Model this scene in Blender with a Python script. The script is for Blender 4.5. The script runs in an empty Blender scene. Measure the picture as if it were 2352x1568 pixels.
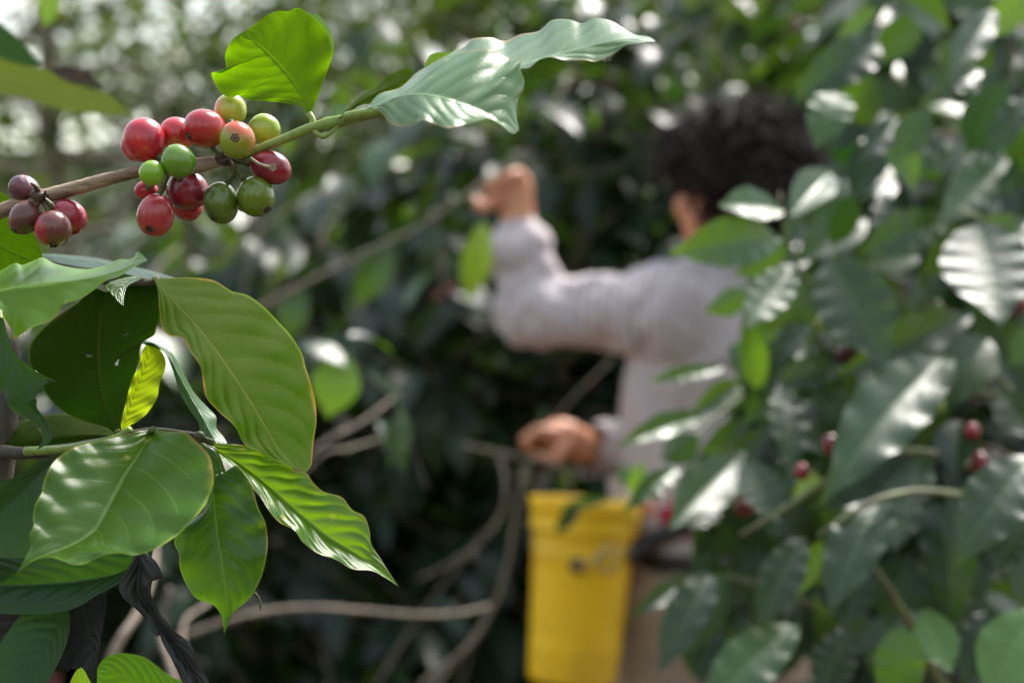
import bpy, math, random
import numpy as np
from mathutils import Vector, Matrix

rnd = random.Random(7)
npr = np.random.RandomState(11)
scene = bpy.context.scene
COL = scene.collection

# ------------------------------------------------------------------ camera, sky, sun, exposure
LENS, SENS = 35.0, 22.3
CAMH = 1.25
K = SENS / LENS / 2352.0
cam_d = bpy.data.cameras.new('camera')
cam = bpy.data.objects.new('camera', cam_d)
COL.objects.link(cam)
cam.location = (0, 0, CAMH)
cam.rotation_euler = (math.radians(90), 0, 0)
cam_d.lens = LENS
cam_d.sensor_width = SENS
cam_d.clip_start = 0.05
cam_d.clip_end = 400
cam_d.dof.use_dof = True
cam_d.dof.focus_distance = 0.592
cam_d.dof.aperture_fstop = 4.7
scene.camera = cam

SUN_EL, SUN_AZ = math.radians(56), math.radians(34)      # azimuth from +Y towards +X
world = bpy.data.worlds.new('World')
scene.world = world
world.use_nodes = True
wn = world.node_tree.nodes
sky = wn.new('ShaderNodeTexSky')
sky.sky_type = 'NISHITA'
sky.sun_disc = False
sky.sun_elevation = SUN_EL
sky.sun_rotation = SUN_AZ
sky.air_density = 2.0
sky.dust_density = 1.6
sky.ozone_density = 1.0
hs = wn.new('ShaderNodeHueSaturation')          # bright thin overcast: the sky's blue mostly washed out
hs.inputs['Saturation'].default_value = 0.55
world.node_tree.links.new(sky.outputs[0], hs.inputs['Color'])
world.node_tree.links.new(hs.outputs[0], wn['Background'].inputs[0])
wn['Background'].inputs[1].default_value = 0.13

sl = bpy.data.lights.new('sun', 'SUN')
sl.energy = 4.0
sl.angle = math.radians(24)
sl.color = (1.0, 0.95, 0.88)
so = bpy.data.objects.new('sun', sl)
COL.objects.link(so)
to_sun = Vector((math.sin(SUN_AZ) * math.cos(SUN_EL), math.cos(SUN_AZ) * math.cos(SUN_EL), math.sin(SUN_EL)))
so.rotation_euler = to_sun.to_track_quat('Z', 'Y').to_euler()
so.location = (0, 0, 12)

scene.view_settings.view_transform = 'Standard'
scene.view_settings.look = 'None'
scene.view_settings.gamma = 1
scene.view_settings.exposure = 1.22
scene.render.engine = 'CYCLES'
scene.cycles.max_bounces = 8
scene.cycles.diffuse_bounces = 4
scene.cycles.glossy_bounces = 3
scene.cycles.transmission_bounces = 5
scene.cycles.sample_clamp_indirect = 6

# ------------------------------------------------------------------ helpers
FR = {  # regions of the photograph measured on, in a 2352-wide picture: (x0, y0, factor)
    0: (0, 0, 1.0), 1: (0, 0, .38391), 2: (0, 545.7, .38), 3: (0, 940.8, .40017), 4: (752.6, 0, .36),
    5: (1034.9, 188.2, .36), 6: (658.6, 564.5, .36), 7: (1034.9, 940.8, .40015), 8: (1505.3, 0, .36),
    9: (1505.3, 470.4, .36), 10: (1599.4, 940.8, .40013), 11: (282.2, 1034.9, .4)}


def P(x, y, d, f=0):
    x0, y0, s = FR[f]
    X, Y = x0 + x * s, y0 + y * s
    return np.array([(X - 1176) * K * d, d, CAMH - (Y - 784) * K * d])


def link(o, parent=None):
    COL.objects.link(o)
    if parent is not None:
        o.parent = parent


def tag(o, label=None, cat=None, group=None, kind=None):
    if label: o['label'] = label
    if cat: o['category'] = cat
    if group: o['group'] = group
    if kind: o['kind'] = kind
    return o


def thing(name, loc, label, cat, group=None):
    o = bpy.data.objects.new(name, None)
    o.empty_display_size = .05
    link(o)
    o.location = Vector(loc)
    tag(o, label, cat, group)
    return o


def root_of(o):
    while o.parent is not None:
        o = o.parent
    return o


def mesh_obj(name, verts, faces, mat, parent=None, uvs=None, tint=None, smooth=True, label=None):
    """verts in world coordinates; stored relative to the root Empty"""
    verts = np.asarray(verts, dtype=np.float64)
    if parent is not None:
        r = root_of(parent)
        verts = verts - np.array(r.location)
    me = bpy.data.meshes.new(name)
    me.from_pydata(verts.tolist(), [], [tuple(int(i) for i in f) for f in faces])
    if smooth:
        me.polygons.foreach_set('use_smooth', [True] * len(me.polygons))
    if uvs is not None:
        uvl = me.uv_layers.new(name='UVMap')
        li = np.empty(len(me.loops), dtype=np.int64)
        me.loops.foreach_get('vertex_index', li)
        uvl.data.foreach_set('uv', np.asarray(uvs)[li].astype(np.float32).ravel())
    if tint is not None:
        a = me.attributes.new('tint', 'FLOAT', 'POINT')
        t = np.full(len(verts), tint) if np.isscalar(tint) else np.asarray(tint)
        a.data.foreach_set('value', t.astype(np.float32))
    me.materials.append(mat)
    o = bpy.data.objects.new(name, me)
    link(o, parent)
    if label: o['label'] = label
    return o


def big_mesh(name, V, quads, mat, parent, UV=None, T=None):
    """quick builder for large quad soups"""
    if parent is not None:
        V = V - np.array(root_of(parent).location)
    me = bpy.data.meshes.new(name)
    n = len(V); q = len(quads)
    me.vertices.add(n); me.vertices.foreach_set('co', V.astype(np.float32).ravel())
    me.loops.add(q * 4); me.loops.foreach_set('vertex_index', quads.astype(np.int32).ravel())
    me.polygons.add(q)
    me.polygons.foreach_set('loop_start', np.arange(0, q * 4, 4, dtype=np.int32))
    me.polygons.foreach_set('loop_total', np.full(q, 4, dtype=np.int32))
    me.update(calc_edges=True)
    me.polygons.foreach_set('use_smooth', np.ones(q, dtype=bool))
    if UV is not None:
        uvl = me.uv_layers.new(name='UVMap')
        uvl.data.foreach_set('uv', UV[quads.ravel()].astype(np.float32).ravel())
    if T is not None:
        a = me.attributes.new('tint', 'FLOAT', 'POINT')
        a.data.foreach_set('value', T.astype(np.float32))
    me.materials.append(mat)
    o = bpy.data.objects.new(name, me)
    link(o, parent)
    return o


def spline(pts, n):
    """centripetal-ish resample by arc length of a Catmull-Rom through pts"""
    p = np.asarray(pts, dtype=float)
    if len(p) == 2:
        t = np.linspace(0, 1, n)[:, None]
        return p[0] * (1 - t) + p[1] * t
    a = np.vstack([2 * p[0] - p[1], p, 2 * p[-1] - p[-2]])
    out = []
    for i in range(1, len(a) - 2):
        for t in np.linspace(0, 1, 12, endpoint=False):
            p0, p1, p2, p3 = a[i - 1], a[i], a[i + 1], a[i + 2]
            out.append(.5 * ((2 * p1) + (-p0 + p2) * t + (2 * p0 - 5 * p1 + 4 * p2 - p3) * t * t + (-p0 + 3 * p1 - 3 * p2 + p3) * t ** 3))
    out.append(p[-1]); out = np.array(out)
    s = np.r_[0, np.cumsum(np.linalg.norm(np.diff(out, axis=0), axis=1))]
    q = np.linspace(0, s[-1], n)
    return np.stack([np.interp(q, s, out[:, k]) for k in range(out.shape[1])], axis=1)


def tube_data(pts, radii, n=None, sides=8, noise=0, caps=True):
    pts = np.asarray(pts, float)
    n = n or max(4, len(pts) * 5)
    c = spline(pts, n)
    r = np.interp(np.linspace(0, 1, n), np.linspace(0, 1, len(np.atleast_1d(radii))), np.atleast_1d(radii))
    tan = np.gradient(c, axis=0); tan /= np.linalg.norm(tan, axis=1)[:, None] + 1e-12
    up = np.array([.13, .97, .21])
    V = []
    a = np.cross(tan[0], up); a /= np.linalg.norm(a)
    for i in range(n):
        a = a - tan[i] * a.dot(tan[i]); a /= np.linalg.norm(a) + 1e-12
        b = np.cross(tan[i], a)
        for k in range(sides):
            th = 2 * math.pi * k / sides
            rr = r[i] * (1 + (npr.uniform(-noise, noise) if noise else 0))
            V.append(c[i] + rr * (math.cos(th) * a + math.sin(th) * b))
    F = []
    for i in range(n - 1):
        for k in range(sides):
            k2 = (k + 1) % sides
            F.append((i * sides + k, i * sides + k2, (i + 1) * sides + k2, (i + 1) * sides + k))
    if caps:
        V.append(c[0]); V.append(c[-1]); m = len(V)
        for k in range(sides):
            k2 = (k + 1) % sides
            F.append((m - 2, k2, k, m - 2)[:3]); F.append((m - 1, (n - 1) * sides + k, (n - 1) * sides + k2))
    return np.array(V), F


class Soup:
    def __init__(s): s.V = []; s.F = []; s.n = 0
    def add(s, V, F):
        s.V.append(np.asarray(V)); s.F += [tuple(i + s.n for i in f) for f in F]; s.n += len(V)
    def obj(s, name, mat, parent=None, label=None):
        return mesh_obj(name, np.vstack(s.V), s.F, mat, parent, label=label)


def tube(name, pts, radii, mat, parent, sides=8, noise=.03, n=None, label=None):
    V, F = tube_data(pts, radii, n, sides, noise)
    return mesh_obj(name, V, F, mat, parent, label=label)


# ------------------------------------------------------------------ materials
class NT:
    def __init__(s, name):
        s.m = bpy.data.materials.new(name); s.m.use_nodes = True
        s.t = s.m.node_tree; s.t.nodes.clear()
        s.out = s.t.nodes.new('ShaderNodeOutputMaterial')
    def n(s, typ, **kw):
        nd = s.t.nodes.new('ShaderNode' + typ)
        for k, v in kw.items():
            if k.startswith('i_'):
                key = k[2:]
                nd.inputs[int(key) if key.isdigit() else key.replace('_', ' ')].default_value = v
            else: setattr(nd, k, v)
        return nd
    def l(s, a, b): s.t.links.new(a, b)
    def math(s, op, a, b=None, c=None, clamp=False):
        nd = s.t.nodes.new('ShaderNodeMath'); nd.operation = op; nd.use_clamp = clamp
        for i, x in enumerate((a, b, c)):
            if x is None: continue
            if isinstance(x, (int, float)): nd.inputs[i].default_value = x
            else: s.l(x, nd.inputs[i])
        return nd.outputs[0]
    def mix(s, f, a, b, blend='MIX'):
        nd = s.t.nodes.new('ShaderNodeMix'); nd.data_type = 'RGBA'; nd.blend_type = blend
        for i, x in ((0, f), (6, a), (7, b)):
            if isinstance(x, (int, float)): nd.inputs[i].default_value = x
            elif isinstance(x, tuple): nd.inputs[i].default_value = x + (1,) if len(x) == 3 else x
            else: s.l(x, nd.inputs[i])
        return nd.outputs[2]
    def ramp(s, f, stops):
        nd = s.t.nodes.new('ShaderNodeValToRGB')
        e = nd.color_ramp.elements
        while len(e) > 1: e.remove(e[-1])
        e[0].position = stops[0][0]; e[0].color = tuple(stops[0][1]) + (1,)
        for p, c in stops[1:]:
            x = e.new(p); x.color = tuple(c) + (1,)
        s.l(f, nd.inputs[0]); return nd.outputs[0]
    def smooth(s, x, a, b):
        nd = s.t.nodes.new('ShaderNodeMapRange'); nd.interpolation_type = 'SMOOTHSTEP'
        s.l(x, nd.inputs[0]); nd.inputs[1].default_value = a; nd.inputs[2].default_value = b
        return nd.outputs[0]


def leaf_material(name, ramp, trans, back=None, transw=.45, rough=.32, veins=8.0, vein_col=None, vein_amt=.55,
                  spots=.0, bump=.6, detail=True, edge=None, noise_scale=60, spec=.5, slant=2.2, rust=0.0, quiltb=.4):
    """ramp: tint -> base colour; trans: colour passing through; back: underside colour"""
    T = NT(name)
    at = T.n('Attribute', attribute_name='tint')
    base = T.ramp(at.outputs['Fac'], ramp)
    trc = T.mix(at.outputs['Fac'], trans[0], trans[1]) if isinstance(trans, list) else None
    geo = T.n('NewGeometry')
    pr = T.n('BsdfPrincipled')
    nrm = None
    h = None
    if detail:
        uv = T.n('UVMap'); sp = T.n('SeparateXYZ'); T.l(uv.outputs[0], sp.inputs[0])
        tc = T.n('TexCoord')
        nz = T.n('TexNoise', i_Scale=9.0, i_Detail=2.0); T.l(tc.outputs['Object'], nz.inputs['Vector'])
        nz2 = T.n('TexNoise', i_Scale=float(noise_scale), i_Detail=4.0); T.l(tc.outputs['Object'], nz2.inputs['Vector'])
        nz3 = T.n('TexNoise', i_Scale=float(noise_scale) * 6, i_Detail=2.0); T.l(tc.outputs['Object'], nz3.inputs['Vector'])
        u = T.math('ABSOLUTE', T.math('MULTIPLY_ADD', sp.outputs[0], 2.0, -1.0))
        v = sp.outputs[1]
        wob = T.math('MULTIPLY_ADD', nz2.outputs['Fac'], .25, -.125)
        u2 = T.math('POWER', u, 1.4)
        w = T.math('ADD', T.math('MULTIPLY', v, veins), T.math('ADD', T.math('MULTIPLY', u2, -slant), wob))
        fr = T.math('FRACT', w)
        dist = T.math('ABSOLUTE', T.math('SUBTRACT', fr, .5))           # .5 at the vein
        fade = T.smooth(u, 1.0, .62)
        vein = T.math('MULTIPLY', T.smooth(dist, .455, .497), fade)
        mid = T.smooth(u, .035, .012)
        vm = T.math('MAXIMUM', T.math('MULTIPLY', vein, .5), mid)
        # fine net between the veins
        vo = T.n('TexVoronoi', feature='DISTANCE_TO_EDGE', i_Scale=11.0)
        mp = T.n('Mapping'); mp.inputs['Scale'].default_value = (1.4, 4.5, 1)
        T.l(uv.outputs[0], mp.inputs[0]); T.l(mp.outputs[0], vo.inputs['Vector'])
        net = T.smooth(vo.outputs['Distance'], .05, .0)
        base = T.mix(T.math('MULTIPLY', nz2.outputs['Fac'], .55), base, T.mix(1.0, base, (.62, .74, .6), 'MULTIPLY'))
        if spots > 0:
            sv = T.n('TexVoronoi', i_Scale=float(noise_scale) * 1.6); T.l(tc.outputs['Object'], sv.inputs['Vector'])
            sm = T.math('MULTIPLY', T.smooth(sv.outputs['Distance'], .20, .06), T.smooth(nz.outputs['Fac'], .5, .62))
            base = T.mix(T.math('MULTIPLY', sm, spots), base, (.42, .38, .05))
        vc = vein_col or (.30, .42, .12)
        base = T.mix(T.math('MULTIPLY', vm, vein_amt), base, vc)
        if back is not None:
            bk = T.mix(T.math('MULTIPLY', nz2.outputs['Fac'], .4), back, T.mix(1.0, back, (.7, .75, .5), 'MULTIPLY'))
            bk = T.mix(T.math('MULTIPLY', vm, .5), bk, (.17, .16, .035))
            bk = T.mix(T.math('MULTIPLY', net, .25), bk, (.03, .06, .01))
            base = T.mix(geo.outputs['Backfacing'], base, bk)
        if edge is not None:
            ed = T.smooth(u, .955, .995)
            base = T.mix(T.math('MULTIPLY', ed, .7), base, edge)
        if rust > 0:
            rm = T.math('MULTIPLY', T.smooth(T.math('ADD', u, T.math('MULTIPLY_ADD', nz2.outputs['Fac'], .3, -.15)), .93, 1.0), T.smooth(nz.outputs['Fac'], .52, .6))
            base = T.mix(T.math('MULTIPLY', rm, rust), base, (.30, .14, .03))
        bulge = T.math('MULTIPLY', T.math('SINE', T.math('MULTIPLY', fr, math.pi)), T.math('SUBTRACT', 1.0, T.math('MULTIPLY', u, .55)))
        h = T.math('ADD', T.math('MULTIPLY', bulge, -quiltb), T.math('MULTIPLY', vm, -.25))
        h = T.math('MULTIPLY', h, -1.0)
        h = T.math('ADD', h, T.math('MULTIPLY', nz2.outputs['Fac'], .25))
        h = T.math('ADD', h, T.math('MULTIPLY', nz3.outputs['Fac'], .05))
        h = T.math('ADD', h, T.math('MULTIPLY', net, -.03))
        bp = T.n('Bump', i_Strength=bump, i_Distance=.0007); T.l(h, bp.inputs['Height'])
        nrm = bp.outputs[0]
        T.l(nrm, pr.inputs['Normal'])
        r = T.math('MULTIPLY_ADD', nz2.outputs['Fac'], .22, rough - .11)
        if back is not None: r = T.math('ADD', r, T.math('MULTIPLY', geo.outputs['Backfacing'], .18))
        T.l(r, pr.inputs['Roughness'])
        tmask = T.math('SUBTRACT', 1.0, T.math('MULTIPLY', vm, .45))
        trc = T.mix(1.0, trc, T.mix(tmask, (.25, .3, .12), (1., 1., 1.)), 'MULTIPLY')
        trc = T.mix(T.math('MULTIPLY', net, .3), trc, T.mix(1.0, trc, (.4, .5, .3), 'MULTIPLY'))
    else:
        pr.inputs['Roughness'].default_value = rough
        if back is not None:
            base = T.mix(geo.outputs['Backfacing'], base, back)
    T.l(base, pr.inputs['Base Color'])
    pr.inputs['Specular IOR Level'].default_value = spec
    tr = T.n('BsdfTranslucent'); T.l(trc, tr.inputs[0])
    if nrm: T.l(nrm, tr.inputs['Normal'])
    mx = T.n('MixShader'); mx.inputs[0].default_value = transw
    T.l(pr.outputs[0], mx.inputs[1]); T.l(tr.outputs[0], mx.inputs[2]); T.l(mx.outputs[0], T.out.inputs[0])
    return T.m


def bark_material(name, c1, c2, rough=.75, scale=90, stretch=(1, 1, 1), bump=.5, dist=.002):
    T = NT(name)
    tc = T.n('TexCoord'); mp = T.n('Mapping'); mp.inputs['Scale'].default_value = stretch
    T.l(tc.outputs['Object'], mp.inputs[0])
    nz = T.n('TexNoise', i_Scale=float(scale), i_Detail=6.0, i_Roughness=.65); T.l(mp.outputs[0], nz.inputs['Vector'])
    nz2 = T.n('TexNoise', i_Scale=float(scale) * 5, i_Detail=3.0); T.l(mp.outputs[0], nz2.inputs['Vector'])
    f = T.smooth(nz.outputs['Fac'], .35, .68)
    c = T.mix(f, c1, c2)
    c = T.mix(T.math('MULTIPLY', nz2.outputs['Fac'], .5), c, T.mix(1.0, c, (.55, .5, .45), 'MULTIPLY'))
    pr = T.n('BsdfPrincipled', i_Roughness=rough); T.l(c, pr.inputs['Base Color'])
    bp = T.n('Bump', i_Strength=bump, i_Distance=dist)
    T.l(T.math('ADD', nz.outputs['Fac'], T.math('MULTIPLY', nz2.outputs['Fac'], .4)), bp.inputs['Height'])
    T.l(bp.outputs[0], pr.inputs['Normal']); T.l(pr.outputs[0], T.out.inputs[0])
    return T.m


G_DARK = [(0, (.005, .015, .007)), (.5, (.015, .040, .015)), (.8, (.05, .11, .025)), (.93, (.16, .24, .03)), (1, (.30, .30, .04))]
M = {}
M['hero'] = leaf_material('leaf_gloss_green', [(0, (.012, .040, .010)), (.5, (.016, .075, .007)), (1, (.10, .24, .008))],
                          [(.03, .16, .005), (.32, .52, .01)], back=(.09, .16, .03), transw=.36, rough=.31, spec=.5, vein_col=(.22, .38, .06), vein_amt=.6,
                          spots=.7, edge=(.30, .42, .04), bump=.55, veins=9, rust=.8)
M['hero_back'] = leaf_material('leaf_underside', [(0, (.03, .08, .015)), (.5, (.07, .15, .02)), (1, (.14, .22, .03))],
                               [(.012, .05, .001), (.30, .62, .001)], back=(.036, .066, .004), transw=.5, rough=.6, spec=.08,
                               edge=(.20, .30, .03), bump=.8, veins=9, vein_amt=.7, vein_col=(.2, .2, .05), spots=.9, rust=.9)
M['hero_yellow'] = leaf_material('leaf_yellow_green', [(0, (.12, .24, .012)), (1, (.20, .30, .016))],
                                 [(.40, .62, .006), (.52, .68, .008)], back=(.24, .30, .02), transw=.6, rough=.4, bump=.6, veins=11)
M['pale'] = leaf_material('leaf_pale_sheen', [(0, (.03, .09, .028)), (1, (.07, .17, .05))],
                          [(.10, .24, .03), (.2, .36, .05)], back=(.10, .17, .05), transw=.28, rough=.33, vein_col=(.25, .42, .16),
                          spots=.4, edge=(.22, .38, .12), bump=.9, veins=9, spec=.75, rust=.8)
M['black'] = leaf_material('leaf_withered_and_shaded', [(0, (.010, .010, .012)), (1, (.022, .022, .024))],  # withered leaf colour, also used to paint a leaf as shaded
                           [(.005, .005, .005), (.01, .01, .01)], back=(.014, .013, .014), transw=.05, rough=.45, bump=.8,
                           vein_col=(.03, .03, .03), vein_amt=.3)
M['darkleaf'] = leaf_material('leaf_deep_green', [(0, (.008, .022, .008)), (1, (.02, .055, .018))],
                              [(.02, .07, .01), (.05, .14, .01)], back=(.03, .05, .02), transw=.25, rough=.3, bump=.6,
                              vein_col=(.04, .08, .03), spec=.28)
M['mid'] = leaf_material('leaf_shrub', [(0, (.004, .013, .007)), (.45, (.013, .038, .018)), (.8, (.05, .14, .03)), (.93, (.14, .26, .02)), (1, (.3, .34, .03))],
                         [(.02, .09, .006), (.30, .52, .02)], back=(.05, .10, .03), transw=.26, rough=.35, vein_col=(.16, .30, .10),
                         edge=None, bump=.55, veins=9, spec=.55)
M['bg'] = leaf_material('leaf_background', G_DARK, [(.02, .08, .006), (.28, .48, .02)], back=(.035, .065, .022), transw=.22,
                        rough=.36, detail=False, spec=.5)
M['far'] = leaf_material('leaf_far', [(0, (.008, .022, .006)), (.6, (.020, .045, .009)), (1, (.11, .15, .025))],
                         [(.05, .11, .008), (.32, .44, .02)], back=(.02, .04, .01), transw=.25, rough=.4, detail=False, spec=.22)
M['twig'] = bark_material('bark_twig', (.42, .31, .21), (.15, .08, .05), scale=160, stretch=(.35, 1, 1.6), dist=.0008, bump=.9)
M['twig_dark'] = bark_material('bark_node', (.11, .07, .045), (.04, .02, .015), scale=260, dist=.0008, bump=.9)
M['green_stem'] = bark_material('stem_green', (.24, .34, .06), (.16, .24, .04), rough=.42, scale=220, dist=.0004, bump=.4)
M['bark'] = bark_material('bark_grey', (.30, .25, .19), (.12, .09, .06), scale=40, dist=.004)
M['bark_pale'] = bark_material('bark_pale', (.32, .26, .20), (.16, .12, .09), scale=60, dist=.003)
M['bark_dark'] = bark_material('bark_dark', (.09, .07, .05), (.03, .025, .018), scale=30, dist=.004)
M['pedicel'] = bark_material('pedicel', (.12, .14, .03), (.05, .04, .015), scale=300, dist=.0004, rough=.5)


def cherry_material(name, c1, c2, thr=(.35, .65), spotc=(.1, .03, .02), spot=.14, rough=.28, scale=90, seed=0.0, bump=.1, axis=None):
    T = NT(name)
    tc = T.n('TexCoord')
    ad = T.n('VectorMath', operation='ADD'); T.l(tc.outputs['Object'], ad.inputs[0]); ad.inputs[1].default_value = (seed, seed * .7, -seed)
    nz = T.n('TexNoise', i_Scale=float(scale), i_Detail=2.0); T.l(ad.outputs[0], nz.inputs['Vector'])
    fine = T.n('TexNoise', i_Scale=900.0, i_Detail=4.0); T.l(ad.outputs[0], fine.inputs['Vector'])
    vo = T.n('TexVoronoi', i_Scale=420.0); T.l(ad.outputs[0], vo.inputs['Vector'])
    if axis is not None:   # colour turns along this object axis (ripening from one side)
        sx = T.n('VectorMath', operation='DOT_PRODUCT'); T.l(tc.outputs['Generated'], sx.inputs[0]); sx.inputs[1].default_value = axis
        f = T.math('ADD', T.math('MULTIPLY', T.math('SUBTRACT', nz.outputs['Fac'], .5), .8), sx.outputs['Value'])
        f = T.smooth(f, thr[0], thr[1])
    else:
        f = T.smooth(nz.outputs['Fac'], thr[0], thr[1])
    c = T.mix(f, c1, c2)
    c = T.mix(T.math('MULTIPLY', fine.outputs['Fac'], .35), c, T.mix(1.0, c, (.6, .55, .5), 'MULTIPLY'))
    sm = T.math('MULTIPLY', T.smooth(vo.outputs['Distance'], .16, .08), spot)
    c = T.mix(sm, c, spotc)
    pr = T.n('BsdfPrincipled')
    T.l(c, pr.inputs['Base Color'])
    T.l(T.math('MULTIPLY_ADD', fine.outputs['Fac'], .2, rough - .1), pr.inputs['Roughness'])
    pr.inputs['Subsurface Weight'].default_value = .12
    pr.inputs['Subsurface Radius'].default_value = (.003, .001, .0006)
    pr.inputs['Subsurface Scale'].default_value = 1.0
    pr.inputs['Coat Weight'].default_value = .35
    pr.inputs['Coat Roughness'].default_value = .22
    bp = T.n('Bump', i_Strength=bump, i_Distance=.0005)
    T.l(T.math('ADD', fine.outputs['Fac'], nz.outputs['Fac']), bp.inputs['Height']); T.l(bp.outputs[0], pr.inputs['Normal'])
    T.l(pr.outputs[0], T.out.inputs[0])
    return T.m


# ------------------------------------------------------------------ leaf builders
def mesh_grid_leaf(name, Pm, L, R, mat, parent, nu=12, tint=.5, holes=(), label=None,
                   ripple=.0, rf=5.0, quilt=.0, veins=9.0, arch=.0, ph=0.0):
    """Pm, L, R: (n,3) curves for midrib and the two edges"""
    n = len(Pm)
    rows = []
    uvs = []
    tt = np.linspace(0, 1, n)
    view = Pm.mean(0) - np.array([0, 0, CAMH]); view /= np.linalg.norm(view)
    for j in range(-nu, nu + 1):
        s = j / nu
        E = L if s < 0 else R
        a = abs(s)
        q = Pm * (1 - a) + E * a
        w = np.linalg.norm(E - Pm, axis=1)
        nrm_off = np.zeros(n)
        nrm_off += arch * w * (1 - (1 - a) ** 2) * -1
        env = np.sin(np.pi * np.clip(tt, 0, 1)) ** .5
        nrm_off += ripple * (a ** 2) * np.sin(2 * np.pi * rf * tt + ph + (1.3 if s < 0 else 0)) * env
        nrm_off += -quilt * .45 * np.abs(np.sin(np.pi * (veins * tt - 2.2 * a ** 1.4))) * a ** .5 * (1 - a ** 3) * env
        q = q - view * nrm_off[:, None] * (-1)
        rows.append(q)
        uvs.append(np.stack([np.full(n, (s + 1) / 2), tt], 1))
    V = np.concatenate(rows); UV = np.concatenate(uvs)
    F = []
    m = 2 * nu + 1
    for j in range(m - 1):
        for i in range(n - 1):
            if holes:
                su = (j + .5) / (m - 1) * 2 - 1; sv = (i + .5) / (n - 1)
                if any(((su - h[0]) / h[2]) ** 2 + ((sv - h[1]) / h[3]) ** 2 < 1 for h in holes): continue
            f = (j * n + i, j * n + i + 1, (j + 1) * n + i + 1, (j + 1) * n + i)
            F.append(f)
    # the upper side faces the viewer unless the leaf is one seen from below
    A_, B_, C_ = V[[f[0] for f in F]], V[[f[1] for f in F]], V[[f[3] for f in F]]
    away = float((np.cross(B_ - A_, C_ - A_) @ view).sum()) > 0
    want_away = mat in (M['hero_back'], M['hero_yellow'])
    if away != want_away: F = [f[::-1] for f in F]
    return mesh_obj(name, V, F, mat, parent, uvs=UV, tint=tint, label=label)


def traced_leaf(f, mid, left, right, d, mat, parent, dl=0.0, dr=0.0, bow=0.0, n=64, **kw):
    """mid/left/right: measured points in region f; d=(base depth, tip depth); dl/dr: how far the edges stand nearer (-) or farther (+)"""
    def curve(pts, off):
        p2 = spline(np.array(pts, float), n)
        t = np.linspace(0, 1, n)
        dep = d[0] * (1 - t) + d[1] * t + bow * np.sin(np.pi * t) + off * np.sin(np.pi * t) ** .7
        return np.array([P(p2[i, 0], p2[i, 1], dep[i], f) for i in range(n)])
    b, tip = mid[0], mid[-1]
    Lc = curve([b] + list(left) + [tip], dl)
    Rc = curve([b] + list(right) + [tip], dr)
    return mesh_grid_leaf('leaf', curve(mid, 0), Lc, Rc, mat, parent, **kw)


def prof(t, tip=1.0):
    w = np.sin(np.pi * np.clip(t, 0, 1) ** .88) ** .85
    w = np.where(t > .8, w * (1 - .45 * ((t - .8) / .2) ** .8) + .0, w)
    return np.clip(w, 0, 1)


def leaf_template(nu, nv, ripple=.05, curl=.18, fold=.25, seed=0, rf=4.5):
    """unit-length leaf along +X, width along Y (half width = .19), normal +Z; returns V, quads, uv"""
    r = random.Random(seed)
    ph, ph2 = r.uniform(0, 6), r.uniform(0, 6)
    V = []; UV = []
    for j in range(-nu, nu + 1):
        s = j / nu
        for i in range(nv + 1):
            t = i / nv
            w = .20 * float(prof(np.array(t))) + .004
            y = s * w
            z = fold * abs(y) - curl * t * t + ripple * s * s * math.sin(2 * math.pi * rf * t + (ph if s < 0 else ph2)) * math.sin(math.pi * t) ** .5
            x = t - curl * .35 * t * t
            z += .02 * math.sin(3 * t + ph) * s
            V.append((x, y * (1 + .05 * math.sin(9 * t + ph)), z)); UV.append(((s + 1) / 2, t))
    Q = []
    m = nv + 1
    for j in range(2 * nu):
        for i in range(nv):
            a = j * m + i
            Q.append((a, a + 1, a + m + 1, a + m))
    return np.array(V), np.array(Q), np.array(UV)


TPL_BG = [leaf_template(1, 5, .04, c, f, k) for k, (c, f) in enumerate(((.10, .3), (.3, .2), (.2, .5), (.45, .3)))]
TPL_MID = [leaf_template(3, 16, .010, c, f, 10 + k) for k, (c, f) in enumerate(((.10, .3), (.3, .2), (.2, .5), (.42, .35)))]
TPL_FAR = [leaf_template(1, 2, 0, .1, .2, 20)]


def frame(d, nrm):
    d = d / (np.linalg.norm(d) + 1e-9)
    y = np.cross(nrm, d); y /= np.linalg.norm(y) + 1e-9
    z = np.cross(d, y)
    return np.stack([d, y, z], 1)


class LeafCloud:
    """many leaves gathered, then written as one foliage mesh or kept apart as single leaves"""
    def __init__(s): s.items = []
    def add(s, pos, d, nrm, size, tint, tpl, wid=1.0):
        s.items.append((np.asarray(pos, float), frame(np.asarray(d, float), np.asarray(nrm, float)), size, tint, tpl, wid))
    def verts(s, it):
        pos, Rm, size, tint, tpl, wid = it
        v = tpl[0] * np.array([1, wid, 1]) * size
        return v @ Rm.T + pos
    def write(s, name, mat, parent, items=None):
        items = s.items if items is None else items
        VV = []; QQ = []; UU = []; TT = []; n = 0
        for it in items:
            v = s.verts(it)
            VV.append(v); QQ.append(it[4][1] + n); UU.append(it[4][2]); TT.append(np.full(len(v), it[3])); n += len(v)
        return big_mesh(name, np.vstack(VV), np.vstack(QQ), mat, parent, np.vstack(UU), np.concatenate(TT))


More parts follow.
